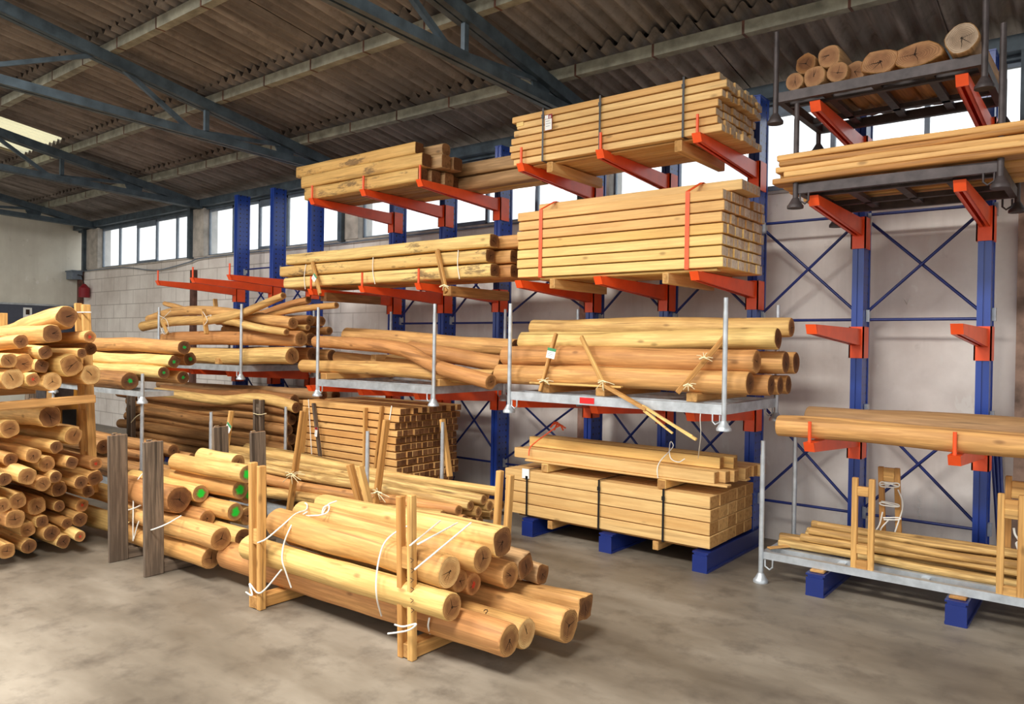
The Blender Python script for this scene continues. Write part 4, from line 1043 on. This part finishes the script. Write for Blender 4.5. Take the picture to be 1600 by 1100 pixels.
G = 'heavy squared beams on the top arms'
def hb(R, L, Y, w, h, lab, mat='sawn', cut='end_d', YL=None):
    b, a = at(R[0], R[1], Y=Y), at(L[0], L[1], Y=YL or Y)
    return a, b
for (x0, x1, y, z, w, h, lab, sq) in [
    (-8.42, -6.30, 6.24, 3.945, .17, .165, 'heavy squared beam lowest by the aisle on the top arms', .95),
    (-8.40, -6.26, 6.42, 3.945, .17, .165, 'heavy squared beam, bottom row second from aisle, top arms', .95),
    (-8.30, -6.22, 6.60, 3.945, .17, .165, 'heavy squared beam, bottom row third from aisle, top arms', .95),
    (-8.36, -6.30, 6.78, 3.945, .17, .165, 'heavy squared beam, bottom row fourth from aisle, top arms', .95),
    (-8.52, -6.26, 6.26, 4.115, .17, .165, 'heavy squared beam, upper row by the aisle, top arms', .9),
    (-8.4, -6.12, 6.44, 4.115, .17, .165, 'heavy squared beam, upper row second from aisle, top arms', .9),
    (-8.4, -6.10, 6.62, 4.115, .17, .165, 'heavy squared beam, upper row third from aisle, top arms', .8),
    (-8.70, -6.42, 6.30, 4.28, .16, .15, 'heavy squared beam topmost by the aisle, top arms', .95),
    (-8.5, -6.18, 6.50, 4.275, .155, .15, 'rounded beam topmost behind the aisle one, top arms', .4)]:
    o = log((x0, y, z), (x1, y, z), h*.505, h*.505, mat='log_s' if y < 6.35 else 'log_b', end='cut_brown', square=sq, roll=0, bend=.006, rough=.03)
    tag(o, lab, 'beam', G)
for (x0, x1, y, z, r, lab, sq, mt) in [(-7.6, -5.05, 6.93, 3.95, .085, 'long round ended log on the top arms reaching toward the highest pack', .35, 'log_b'),
                                   (-7.6, -5.28, 6.95, 4.12, .08, 'long squared log resting over the round ended log, top arms', .8, 'log_b'),
                                   (-7.4, -5.2, 7.13, 3.95, .085, 'long squared log by the wall on the top arms', .8, 'sawn')]:
    tag(log((x0, y, z), (x1, y, z), r, mat=mt, end='cut_brown' if sq > .5 else 'end', square=sq, roll=0, rough=.03, bend=.005), lab, 'log', 'long logs on the top arms')

# ================================================================== RIGHT BAY: DARK PALLETS HIGH UP
pallet('dark steel post pallet on the highest arms carrying short trunks', -2.17, -.74, 6.08, 7.2, 4.045, 3.80, (4.53, 4.98, 4.3, 4.3), mat='dark_steel', rails=3, group='dark steel pallets', hooks=False, fh=.075)
pallet('dark steel post pallet with rough boards, below the short trunks', -2.00, -.635, 6.08, 7.2, 3.30, 3.11, (3.93, 4.22, 3.75, 3.75), mat='dark_steel', rails=3, group='dark steel pallets', fh=.075)
G = 'short trunks on the high dark pallet'
for (R, r, Y, z, lab, mat, end, kw) in [
    ((1240.6, 136), .072, 6.12, 4.12, 'short trunk lowest at the outer post of the high dark pallet', 'log_b', 'end_t', {}),
    ((1271.6, 132.6), .082, 6.12, 4.13, 'octagonal short trunk second along the high dark pallet rail', 'log_b', 'end_t', {'square': .4}),
    ((1258.5, 108), .080, 6.16, 4.26, 'split streaky short trunk resting on the first two', 'log_b', 'end_d', {'rough': .12}),
    ((1294.6, 104.7), .085, 6.14, 4.27, 'short trunk resting above the octagonal one', 'log_b', 'end_t', {'square': .3}),
    ((1307.7, 127.7), .080, 6.12, 4.13, 'short trunk under the upper one, with a star crack', 'log_b', 'end_t', {}),
    ((1336, 117), .082, 6.20, 4.135, 'round short trunk half behind the wide flat slab', 'log_b', 'end_t', {}),
    ((1374, 106), .128, 6.10, 4.135, 'wide flat slab trunk in the middle of the high pallet', 'log_d', 'end_t', {'square': .5, 'aspect': .68}),
    ((1432, 99), .165, 6.10, 4.135, 'widest flat trunk with a deep crack on the high pallet', 'log_d', 'end_t', {'square': .4, 'aspect': .52}),
    ((1502, 78.6), .105, 6.02, 4.16, 'pale grey eight sided trunk beside the tall dark post', 'log_b', 'end_b', {'square': .25})]:
    p = at(*R, Y=Y); asp = kw.get('aspect', 1)
    z = 4.047+r*asp if z < 4.2 else z
    p.z = z+.005
    o = log(p, p+Vector((.02, 1.05, 0)), r, r*1.02, mat=mat, end=end, bend=.004, seg=20, **kw); tag(o, lab, 'trunk', G)
G = 'rough boards on the dark pallet'
rg = random.Random(4)
for c in range(5):
    for l in range(5):
        y = 6.13+c*.21+rg.uniform(-.01, .01); z = 3.33+l*.046
        if l == 4 and c == 4: continue
        x0 = -2.17+(.0, .09, .02, .05, .03)[l]+rg.uniform(-.05, .05)*(c > 0)
        o = log((x0, y, z), (.6+rg.uniform(-.1, .1), y+rg.uniform(-.02, .02), z+.02), .1, .1, mat='sawn_o' if (c+l) % 3 else 'board', end='cut_brown', square=.9, aspect=.24, roll=0, bend=.012, rough=.05, name='rough_board', seg=16)
        tag(o, 'rough board, %s layer from bottom, %s from aisle, on the dark pallet' % (ORD[l+1], ORD[c+1]), 'board', G)

# two long trunks on the low pinned arms
tag(log((-2.17, 6.28, 1.375), (.5, 6.30, 1.38), .088, .085, mat='log_o', end='end', rough=.04), 'smooth orange trunk held behind the two orange pins', 'log')
tag(log((-2.06, 6.68, 1.40), (.5, 6.70, 1.40), .118, .125, mat='log_b', end='end_d', rough=.05), 'thick grey brown trunk lying behind the smooth orange trunk', 'log')

# ---- carrier on the floor with thin poles
pallet('galvanised carrier with thin yellow poles, standing before the bare wall', -2.36, .1, 6.46, 7.3, .265, .0, (1.215, 1.2, 1.22, 1.2), rails=3, cone=True, fh=.06)
for x, n in ((c1, 'one nearer the outer post'), (c0, 'one nearer the wrapped stakes')):
    tag(timber('wooden_block', (x, 6.42, .192), (x, 6.62, .192), .11, .022, 'board', 'cut_tan'), 'flat wooden block under the pole carrier, %s' % ('by its galvanised end post' if 'outer' in n else 'under its middle'), 'block')
t = MB(); 
G = 'thin poles on the floor carrier'
sp = []
poles = [(-2.30, 6.60, .31, .036), (-2.34, 6.74, .33, .038), (-2.22, 6.68, .30, .03), (-2.12, 6.62, .38, .036), (-2.1, 6.70, .40, .036), (-2.12, 6.80, .40, .04),
         (-2.05, 6.62, .45, .034), (-2.0, 6.75, .47, .036), (-2.1, 6.86, .46, .036), (-1.9, 6.92, .36, .036), (-1.95, 6.98, .42, .038), (-2.0, 6.68, .50, .03), (-2.05, 7.05, .35, .038)]
names = ['lowest by the aisle', 'sticking out furthest at the post end', 'thinnest in the bottom row', 'second up by the aisle', 'third up by the aisle', 'in the thick of the bundle',
         'fourth up by the aisle', 'near the top middle', 'just behind the top middle', 'low by the wall side', 'above the low wall side one', 'topmost', 'nearest the wall']
for (x, y, z, r), n in zip(poles, names):
    sp.append(((x, y+.13, z-.01), (.35, y+.15, z-.02), r, 'pole', 'end_p', 'thin yellow pole %s in the floor carrier bundle' % n, {'rl': 1.0, 'bend': .02, 'seg': 12}))
pile(sp, G, .265, k=1.0, cat='pole')
def ladder(label, x, y, z0, z1, gap, rungs, lean=0, group=None):
    root = empty('stake_frame', (x, y, z0)); tag(root, label, 'stake frame', group)
    h = z1-z0
    for s in (-1, 1):
        timber('slat', (x+s*gap/2, y, z0), (x+s*gap/2+lean, y+.0, z1), .045, .04, 'stake', 'cut_tan', parent=root)
    for f in rungs:
        timber('block', (x-gap/2+lean*f+.02, y, z0+h*f), (x+gap/2+lean*f-.02, y, z0+h*f), .05, .075, 'stake', 'cut_tan', parent=root)
    return root
y_ = 6.5
p0, p1 = at(1347, 890, Y=y_), at(1347, 747, Y=y_)
ladder('wooden stake frame holding the thin poles beside the outer post', p0.x, y_, .23, p1.z, .125, (.08, .25, .86), 0, 'stake frames on the pole carrier')
p0, p1 = at(1578, 930, Y=y_), at(1578, 772, Y=y_)
ladder('wooden stake frame at the cut off end of the pole carrier', p0.x, y_, .23, p1.z, .125, (.08, .82, .9), 0, 'stake frames on the pole carrier')
y_ = 7.12
p0, p1 = at(1393, 835, Y=y_), at(1388, 730, Y=y_)
fr = ladder('wooden stake frame wound with white bands before the wall', p0.x, y_, .30, p1.z, .125, (.88, .94), -.03, 'stake frames on the pole carrier')
p0 = at(1592, 860, Y=y_); p1 = at(1592, 745, Y=y_)
ladder('wooden stake frame with wide boards behind the cut off one', p0.x, y_, .30, p1.z, .15, (.7, .82, .9), 0, 'stake frames on the pole carrier')
Y_ = 7.07
for (P, lab) in (([(1376, 757), (1402, 755), (1402, 761), (1377, 760), (1378, 753), (1403, 760)], 'white band wound high round the wrapped stake frame'),
                 ([(1377, 783), (1402, 788), (1402, 792), (1378, 789), (1377, 785), (1403, 791)], 'white band wound at mid height round the wrapped stake frame'),
                 ([(1380, 809), (1404, 809), (1404, 812), (1381, 812)], 'white band wound low round the wrapped stake frame'),
                 ([(1403, 765), (1409, 780), (1410, 795), (1404, 815), (1396, 838)], 'loose white band end curling down beside the wrapped frame'),
                 ([(1379, 800), (1374, 820), (1364, 835)], 'loose white band end hanging toward the orange pin'),
                 ([(1388, 813), (1376, 828), (1384, 840)], 'short loose white band end below the wrapped frame')):
    band(lab, [A(x, y, Y=Y_) for x, y in P], .006, group='white bands of the wrapped frame')
band('white band hanging from the cut off stake frame', [A(1584, 825, Y=6.9), A(1586, 835, Y=6.9), A(1592, 845, Y=6.9), A(1588, 850, Y=6.9), A(1594, 865, Y=6.9)], .008, group='white bands of the wrapped frame')
for k, (x0, x1) in enumerate(((1550, 1565), (1557, 1568), (1562, 1572))):
    a, b = at(x1, 905, Y=7.72), at(x0, 700, Y=7.93); a.z = .02
    tag(MB().tube([a, b], .016, 10).build('spare_brace', M['blue']), 'spare blue brace tube leaning on the wall, %s of three from the blue upright' % ORD[k+1], 'tube', 'spare blue braces')
tag(timber('wooden_offcut', (-2.33, 6.55, .28), (-2.05, 6.95, .29), .05, .015, 'board'), 'thin wood strip lying on the end of the pole carrier', 'strip')

# ================================================================== POLE CARRIER ON THE FLOOR, MIDDLE
pallet('galvanised carrier of long poles standing behind the front pile', -8.50, -5.68, 4.93, 5.98, .16, 0, (1.145, 1.145, 1.15, 1.16), rails=3, fh=.07)
G = 'long poles in the middle carrier'
sp = []
mp = [ # right end px, Y, left (px,py), r, words
 ((692, 806), 5.06, (345, 765), .052, 'lowest by the aisle with a round cut end', 'pole'), ((717, 798), 5.14, (325, 735), .052, 'second up by the aisle, end beside the lowest', 'log_o'),
 ((735, 790), 5.22, (330, 716), .05, 'third up, ending next to the tan slat pair', 'pole'), ((757, 782), 5.35, (335, 706), .05, 'lying on top near the aisle', 'pole'),
 ((778, 768), 5.55, (360, 702), .046, 'reaching furthest past the tan slat pair', 'log'), ((765, 790), 5.4, (380, 730), .052, 'tucked under the topmost near the aisle', 'pole'),
 ((748, 800), 5.3, (350, 745), .05, 'inside the bundle below the third one', 'pole'), ((726, 812), 5.16, (360, 760), .05, 'dark ended beneath the second one', 'log_o'),
 ((740, 815), 5.3, (400, 770), .052, 'dark ended in the bottom row behind', 'log_o'), ((760, 775), 5.7, (400, 706), .05, 'topmost in the middle of the bundle', 'pole'),
 ((742, 768), 5.85, (385, 700), .05, 'at the back of the bundle top', 'pole'), ((755, 790), 5.7, (420, 735), .05, 'at the back below the top', 'pole'),
 ((770, 805), 5.6, (420, 760), .05, 'at the back near the bottom', 'pole'), ((750, 815), 5.5, (420, 775), .05, 'bottom row at the back', 'log_o')]
for R, Y, L, r, w, mt in mp:
    b, a = at(*R, Y=Y), at(*L, Y=Y); sp.append((a, b, r, mt, 'end_d' if 'dark' in w else 'end', 'long peeled pole %s, middle carrier' % w, {'rl': 1.3, 'bend': .025, 'seg': 14}))
pile(sp, G, .165, it=160, k=1.0, cat='pole')
b = at(784, 767, Y=6.9); tag(log((b.x-1.0, 6.9, .13), (b.x, 6.9, .13), .055, mat='log', end='end'), 'round log end poking out beyond the tan slat pair toward the floor pack', 'log')
for (a, b, lab, w) in (((452, 800), (474, 642), 'tall slat tied to the long poles before the small timbers', .07), ((585, 805), (604, 656), 'tall slat tied to the poles beside the galvanised post', .07),
                       ((703, 745), (691, 655), 'slat standing before the cut ends of the small timbers', .065), ((350, 722), (362, 642), 'slat with green white tag among the dark logs', .06)):
    Y = 4.95 if a[1] > 760 else 6.02
    if 'green white' in lab: Y = 5.0
    stake(lab, A(*a, Y=Y), A(*b, Y=Y+.04), w, .04)
for (a, b, lab) in (((462, 790), (480, 637), 'pale slat leaning on the tall stack next to its band'), ((510, 790), (490, 630), 'dark thin slat with a red tag on the tall stack'),
                    ((569, 800), (571, 637), 'upright slat at the middle of the tall stack'), ((580, 800), (597, 634), 'dark slat leaning behind the tall tied slat')):
    stake(lab, A(*a, Y=6.1), A(*b, Y=6.14), .05 if 'dark' in lab else .06, .03, 'stake_d' if 'thin' in lab else 'stake')
tagcard('small white tag with red top on the dark thin slat', (494, 675), 6.07, .05, .12, .03, 'dkred', (0, .08, 0))
tagcard('white tag with green corner on the slat among dark logs', (357, 668), 4.96, .10, .10, .03, 'green', (0, .6, 0))
for (c, Y, lab) in (((455, 742), 4.9, 'pale twine knot on the tall slat before the small timbers'), ((590, 770), 4.9, 'pale twine knot on the tall slat beside the galvanised post')):
    twine_knot(lab, c, Y, 22, 8, seed=int(c[0]))

# ================================================================== WALL OF DARK LOGS
G = 'dark stacked logs by the wall'
rg = random.Random(9)
for c in range(3):
    for l in range(8):
        if c == 2 and l > 6: continue
        y = 6.18+c*.30+(.08 if l % 2 else 0); z = .27+l*.133
        x1 = -8.62+rg.uniform(-.14, .0); x0 = -13.4+rg.uniform(-.25, .25)+(l > 6)*1.2
        a, b = Vector((x0, y, z)), Vector((x1, y, z+.01))
        ms = [a.lerp(b, t)+Vector((0, rg.uniform(-.03, .03), rg.uniform(-.028, .028))) for t in (.25, .5, .75)]
        o = log(a, b, .078, .078, mids=ms, mat='log_d', end='end_d', bend=.01, seg=14)
        tag(o, 'dark long log, %s layer from floor, %s from aisle, beside the small timbers' % (ORD[l+1], ORD[c+1]), 'log', G)
for (R, L, Y, ms, lab, mt) in [((463, 637), (245, 612), 6.12, [(300, 620), (345, 625), (390, 622), (430, 626)], 'wavy log sagging along the top of the dark logs', 'log'),
                           ((505, 617), (250, 600), 6.5, [(330, 607), (400, 610), (450, 614)], 'straight log highest at the back of the dark logs', 'log_b'),
                           ((525, 618), (400, 612), 6.85, [], 'log end topmost over the small timbers under the pallet post', 'log_b')]:
    logpx((R[0], R[1], Y), (L[0], L[1], Y), 8, lab, G, mids=[(x, y, Y) for x, y in ms], mat=mt, end='end_d', bend=.01)
for x, n in ((-12.6, 'tied'), (-11.0, 'middle'), (-9.3, 'cut')):
    bearer('dark bearer on the floor under the dark logs, %s' % {'tied': 'at their far tied end', 'middle': 'at their middle', 'cut': 'toward the small timbers'}[n], (x, 6.1, .08), (x, 7.0, .08), .12, .15, 'stake_d', 'cut_brown')
for (xa, xb, lab) in ((198, 213, 'dark tied stake pair at the far end of the dark logs'), (398, 412, 'brown stake pair standing before the dark logs')):
    p = at((xa+xb)/2, 680, Y=6.02); tp = at((xa+xb)/2, 618 if xa < 300 else 624, Y=6.02)
    stake_frame(lab, ((p.x-.07, 6.02, 0), (p.x+.07, 6.02, 0)), ((p.x-.06, 6.0, tp.z), (p.x+.08, 6.0, tp.z)), .07, .04, 'stake_d', 'brown stake pairs', (.9,))
band('pale twine tied round the brown stake pair', [A(396, 646, Y=5.96), A(406, 648, Y=5.95), A(416, 646, Y=5.96)], .006, 'twine', None)
band('pale twine end sticking out of the dark tied stake pair', [A(205, 660, Y=5.96), A(212, 652, Y=5.94), A(221, 646, Y=5.92)], .008, 'twine', None)

# ================================================================== GREEN DOTTED LOGS ON THEIR CARRIER
pallet('galvanised post pallet under the green dotted logs', -11.5, -8.95, 4.32, 4.70, 1.385, 1.25, (1.62, 1.60, 1.62, None), group=None, fh=.06)
pallet('lower galvanised carrier on the floor below the green dotted logs', -11.5, -8.95, 4.32, 4.70, .2, 0, (1.26, 1.26, 1.26, None), group=None, hooks=False)
G = 'green dotted logs'
sp = []
for (R, Y, xl, r, lab, mt, kw) in [((288, 543), 4.62, -11.6, .088, 'green dotted log topmost in its pile', 'log_o', {}), ((272, 566), 4.60, -11.7, .078, 'green dotted log in the second row by the aisle', 'log_y', {'square': .4}),
        ((297, 561), 4.86, -11.4, .085, 'green dotted log in the second row by the wall side', 'log_o', {'square': .3}), ((255, 583), 4.52, -11.7, .078, 'green dotted log in the third row by the aisle', 'log_y', {}),
        ((286, 590), 4.76, -11.4, .082, 'green dotted log with a long crack, lowest beside the post', 'log_o', {}), ((205, 600), 4.40, -12.2, .115, 'thick dark ended green dotted log lowest by the aisle', 'log_d', {})]:
    b = at(*R, Y=Y); sp.append((Vector((xl, Y, b.z+.02)), b, r, mt, 'end_gd', lab, kw))
pile(sp, G, 1.385)
G = 'dark logs on the lower carrier'
sp = []
for (R, Y, r, lab) in [((276, 709), 4.62, .075, 'dark log end topmost on the lower carrier by the dark stakes'), ((293, 713), 4.64, .05, 'thin dark log end on the lower carrier, further back'),
        ((230, 735), 4.5, .085, 'thick dark log end low beside the dark stake'), ((250, 722), 4.6, .07, 'dark log behind the thick low one, lower carrier'), ((165, 697), 4.45, .10, 'thick dark log end between tall pile and dark stake'),
        ((235, 755), 4.6, .08, 'dark log at the bottom of the lower carrier'), ((265, 735), 4.58, .07, 'dark log in the middle of the lower carrier')]:
    b = at(*R, Y=Y); sp.append((Vector((-12.0, Y, max(b.z, .3))), b, r, 'log_d', 'end_d', lab, {}))
pile(sp, G, .2)

# ================================================================== TALL TWO-TIER PILE
TX = -7.55
lower = [(16, 669.5, 15, 'end'), (78.4, 651, 17, 'end_d'), (115, 681, 14, 'end'), (87.5, 701, 10, 'end_d'), (48, 712.7, 12, 'end'), (21.6, 720.7, 11, 'end_d'), (76, 724, 13, 'end'), (112.5, 723, 10, 'end_d'), (150, 725, 10, 'end_r'),
 (42, 741, 14, 'end'), (8, 745.7, 11, 'end_d'), (68, 756, 12, 'end'), (86, 744.5, 10, 'end_d'), (93, 764, 12, 'end_d'), (127, 753.6, 11, 'end_d'), (149, 747, 12, 'end_d'), (138.6, 768, 10, 'end_d'),
 (28, 783, 13, 'end'), (4.5, 790, 12, 'end'), (58, 792, 14, 'end'), (93, 791, 9, 'end_d'), (127, 792, 10, 'end_r'), (24, 811.6, 15, 'end'), (66, 815, 10, 'end_d'), (51, 828.6, 12, 'end'), (72.7, 835.5, 13, 'end_d'),
 (108, 823, 9, 'end_d'), (127, 810, 12, 'end_d'), (119, 835, 9, 'end_r'), (11, 864, 13, 'end'), (100, 859, 11, 'end_d'), (48, 852, 12, 'end_d'), (-14, 700, 12, 'end'), (-18, 725, 12, 'end'), (-16, 765, 13, 'end'), (-14, 835, 13, 'end')]
upper = [(107.7, 497, 17, 'end_d'), (88, 527, 15, 'end_d'), (125, 524, 10, 'end_r'), (43, 539, 11, 'end_d'), (64, 548, 11, 'end_d'), (12.5, 563, 12, 'end'), (47, 563, 16, 'end'), (68, 571, 11, 'end_d'), (106.6, 570, 18, 'end'),
 (142, 545, 10, 'end_d'), (20, 592, 17, 'end_p'), (51, 590, 11, 'end_r'), (83.6, 594, 15, 'end_p'), (142, 586, 16, 'end_p'), (-15, 545, 13, 'end'), (-17, 590, 14, 'end'), (125, 555, 8, 'end_d')]
def tall(tab, where, grp, zmin, seed):
    rg = random.Random(seed); sp = []
    rows = sorted(range(len(tab)), key=lambda i: tab[i][1]); rank = {i: n for n, i in enumerate(rows)}
    lay = {}
    for i in rows: lay.setdefault(rank[i]//6, []).append(i)
    for l, ids in lay.items():
        ids.sort(key=lambda i: -tab[i][0])
        for n, i in enumerate(ids):
            x, y, r, end = tab[i]; X = TX+rg.uniform(-.22, .12)
            b = at(x, y, X=X); r = rp(r, b)
            tilt = -.07 if (l == 0) else 0
            a = Vector((X-2.1-rg.uniform(0, .4), b.y+rg.uniform(-.04, .04), b.z+tilt+rg.uniform(-.03, .03)))
            if (x, y) == (107.7, 497): a.z = b.z-.24
            kw = {'square': .35 if rg.random() < .4 else 0, 'rough': .08, 'rl': 1.05, 'bend': .015}
            lab = 'peeled log, %s level from top, %s from dark stakes, %s' % (ORD[l+1], ORD[n+1], where)
            sp.append((a, b, r, rg.choice(['log_y', 'log', 'log', 'log_o']) if end != 'end_d' else 'log', end, lab, kw))
    pile(sp, grp, zmin, it=30, k=.92)
tall(lower, 'lower tier of tall pile', 'logs of the tall pile, lower tier', .06, 31)
tall(upper, 'upper tier of tall pile', 'logs of the tall pile, upper tier', 1.47, 32)
# supports of the tall pile
for x, n in ((-8.3, 'cut ends'), (-9.3, 'hidden ends')):
    bearer('floor bearer under the tall pile near its %s' % n, (x, 2.2, .03), (x, 3.35, .03), .1, .06, 'stake_d', 'cut_brown')
tag(timber('wooden_bearer', (-7.70, 2.30, 1.385), (-7.62, 3.22, 1.432), .09, .075, 'board', 'cut_tan'), 'tan timber carrying the upper tier of the tall pile', 'bearer')
bearer('tan timber under the upper tier away from its cut ends', (-9.3, 2.3, 1.40), (-9.3, 3.3, 1.43), .09, .075, 'board')
for (a, b, lab, w) in (((138, 705), (141, 655), 'tan slat with a bevelled top beside the upper bearer of the tall pile', .07), ((129, 700), (130, 640), 'tan slat standing close behind the bevelled one', .06),
                       ((134, 760), (122, 474), 'tan stake top, first of the tied pair over the tall pile', .07), ((146, 770), (134, 476), 'tan stake top, second of the tied pair over the tall pile', .08)):
    Y = 3.42; lab = lab.replace('bevelled top', 'slanted top').replace('bevelled one', 'slanted one')
    stake(lab, A(*a, Y=Y), A(*b, Y=Y), w, .04)
band('white band round the tied stake pair over the tall pile', [A(118, 488, Y=3.38), A(130, 488, Y=3.37), A(142, 488, Y=3.38)], .006, group=None)
stake('single tan stake top at the outer edge of the tall pile', A(3, 540, X=-9.6), A(3, 489, X=-9.6), .1, .05)

# clutter in the shade behind the tall pile
t = empty('ochre_cabinet', (-13.2, 5.0, 0)); tag(t, 'ochre machine cabinet with a small black window in the shade', 'cabinet')
MB().box((-.5, -.35, 0), (.5, .35, 1.0)).box((-.5, .1, 1.0), (.5, .35, 1.5)).build('body', M['machine'], t)
MB().box((.08, -.36, .55), (.26, -.35, .85)).build('window', M['rubber'], t); MB().box((.5, -.1, .6), (.51, .1, .9)).build('window', M['rubber'], t)
MB().box((-.4, -.3, 1.0), (.4, .1, 1.42)).build('dark_box', M['dark_steel'], t)
tag(timber('wooden_plank', (-12.6, 4.65, 0), (-12.6, 4.7, 1.45), .2, .03, 'board', 'cut_brown'), 'brown upright plank beside the ochre cabinet', 'plank')
for k, (x, y, h) in enumerate(((-11.9, 4.1, 1.3), (-12.4, 3.6, 1.25), (-11.2, 3.9, 1.2))):
    tag(timber('wooden_prop', (x, y, 0), (x+.1, y+.05, h), .12, .1, 'stake_d', 'cut_brown'), 'dark wooden prop in the shade behind the tall pile, %s' % ('next to the ochre cabinet', 'beside a steel crate', 'closest to the green dotted logs')[k], 'prop')
t = empty('steel_crate', (-13.2, 3.6, 0)); tag(t, 'grey steel crate of offcuts in the shade behind the tall pile', 'crate')
m_ = MB()
for x in (-.6, .57): 
    for y in (-.4, .37): m_.box((x, y, 0), (x+.04, y+.04, 1.1))
for z in (.1, .6, 1.06): m_.box((-.6, -.4, z), (.6, -.37, z+.04)).box((-.6, .37, z), (.6, .4, z+.04)).box((.57, -.4, z), (.6, .4, z+.04)).box((-.6, -.4, z), (-.57, .4, z+.04))
m_.build('frame', M['galv'], t); MB().box((-.57, -.37, .12), (.57, .37, .62)).build('panel', M['galv'], t)
rg = random.Random(2)
for k in range(6):
    x, y = -13.2+rg.uniform(-.4, .4), 3.6+rg.uniform(-.25, .25)
    tag(timber('offcut', (x, y, .62), (x+rg.uniform(-.2, .2), y+rg.uniform(-.1, .1), 1.25+rg.uniform(0, .25)), .06, .03, 'stake_d', 'cut_brown'), 'wood offcut standing in the grey steel crate behind the tall pile', 'offcut', 'offcuts in the steel crate')
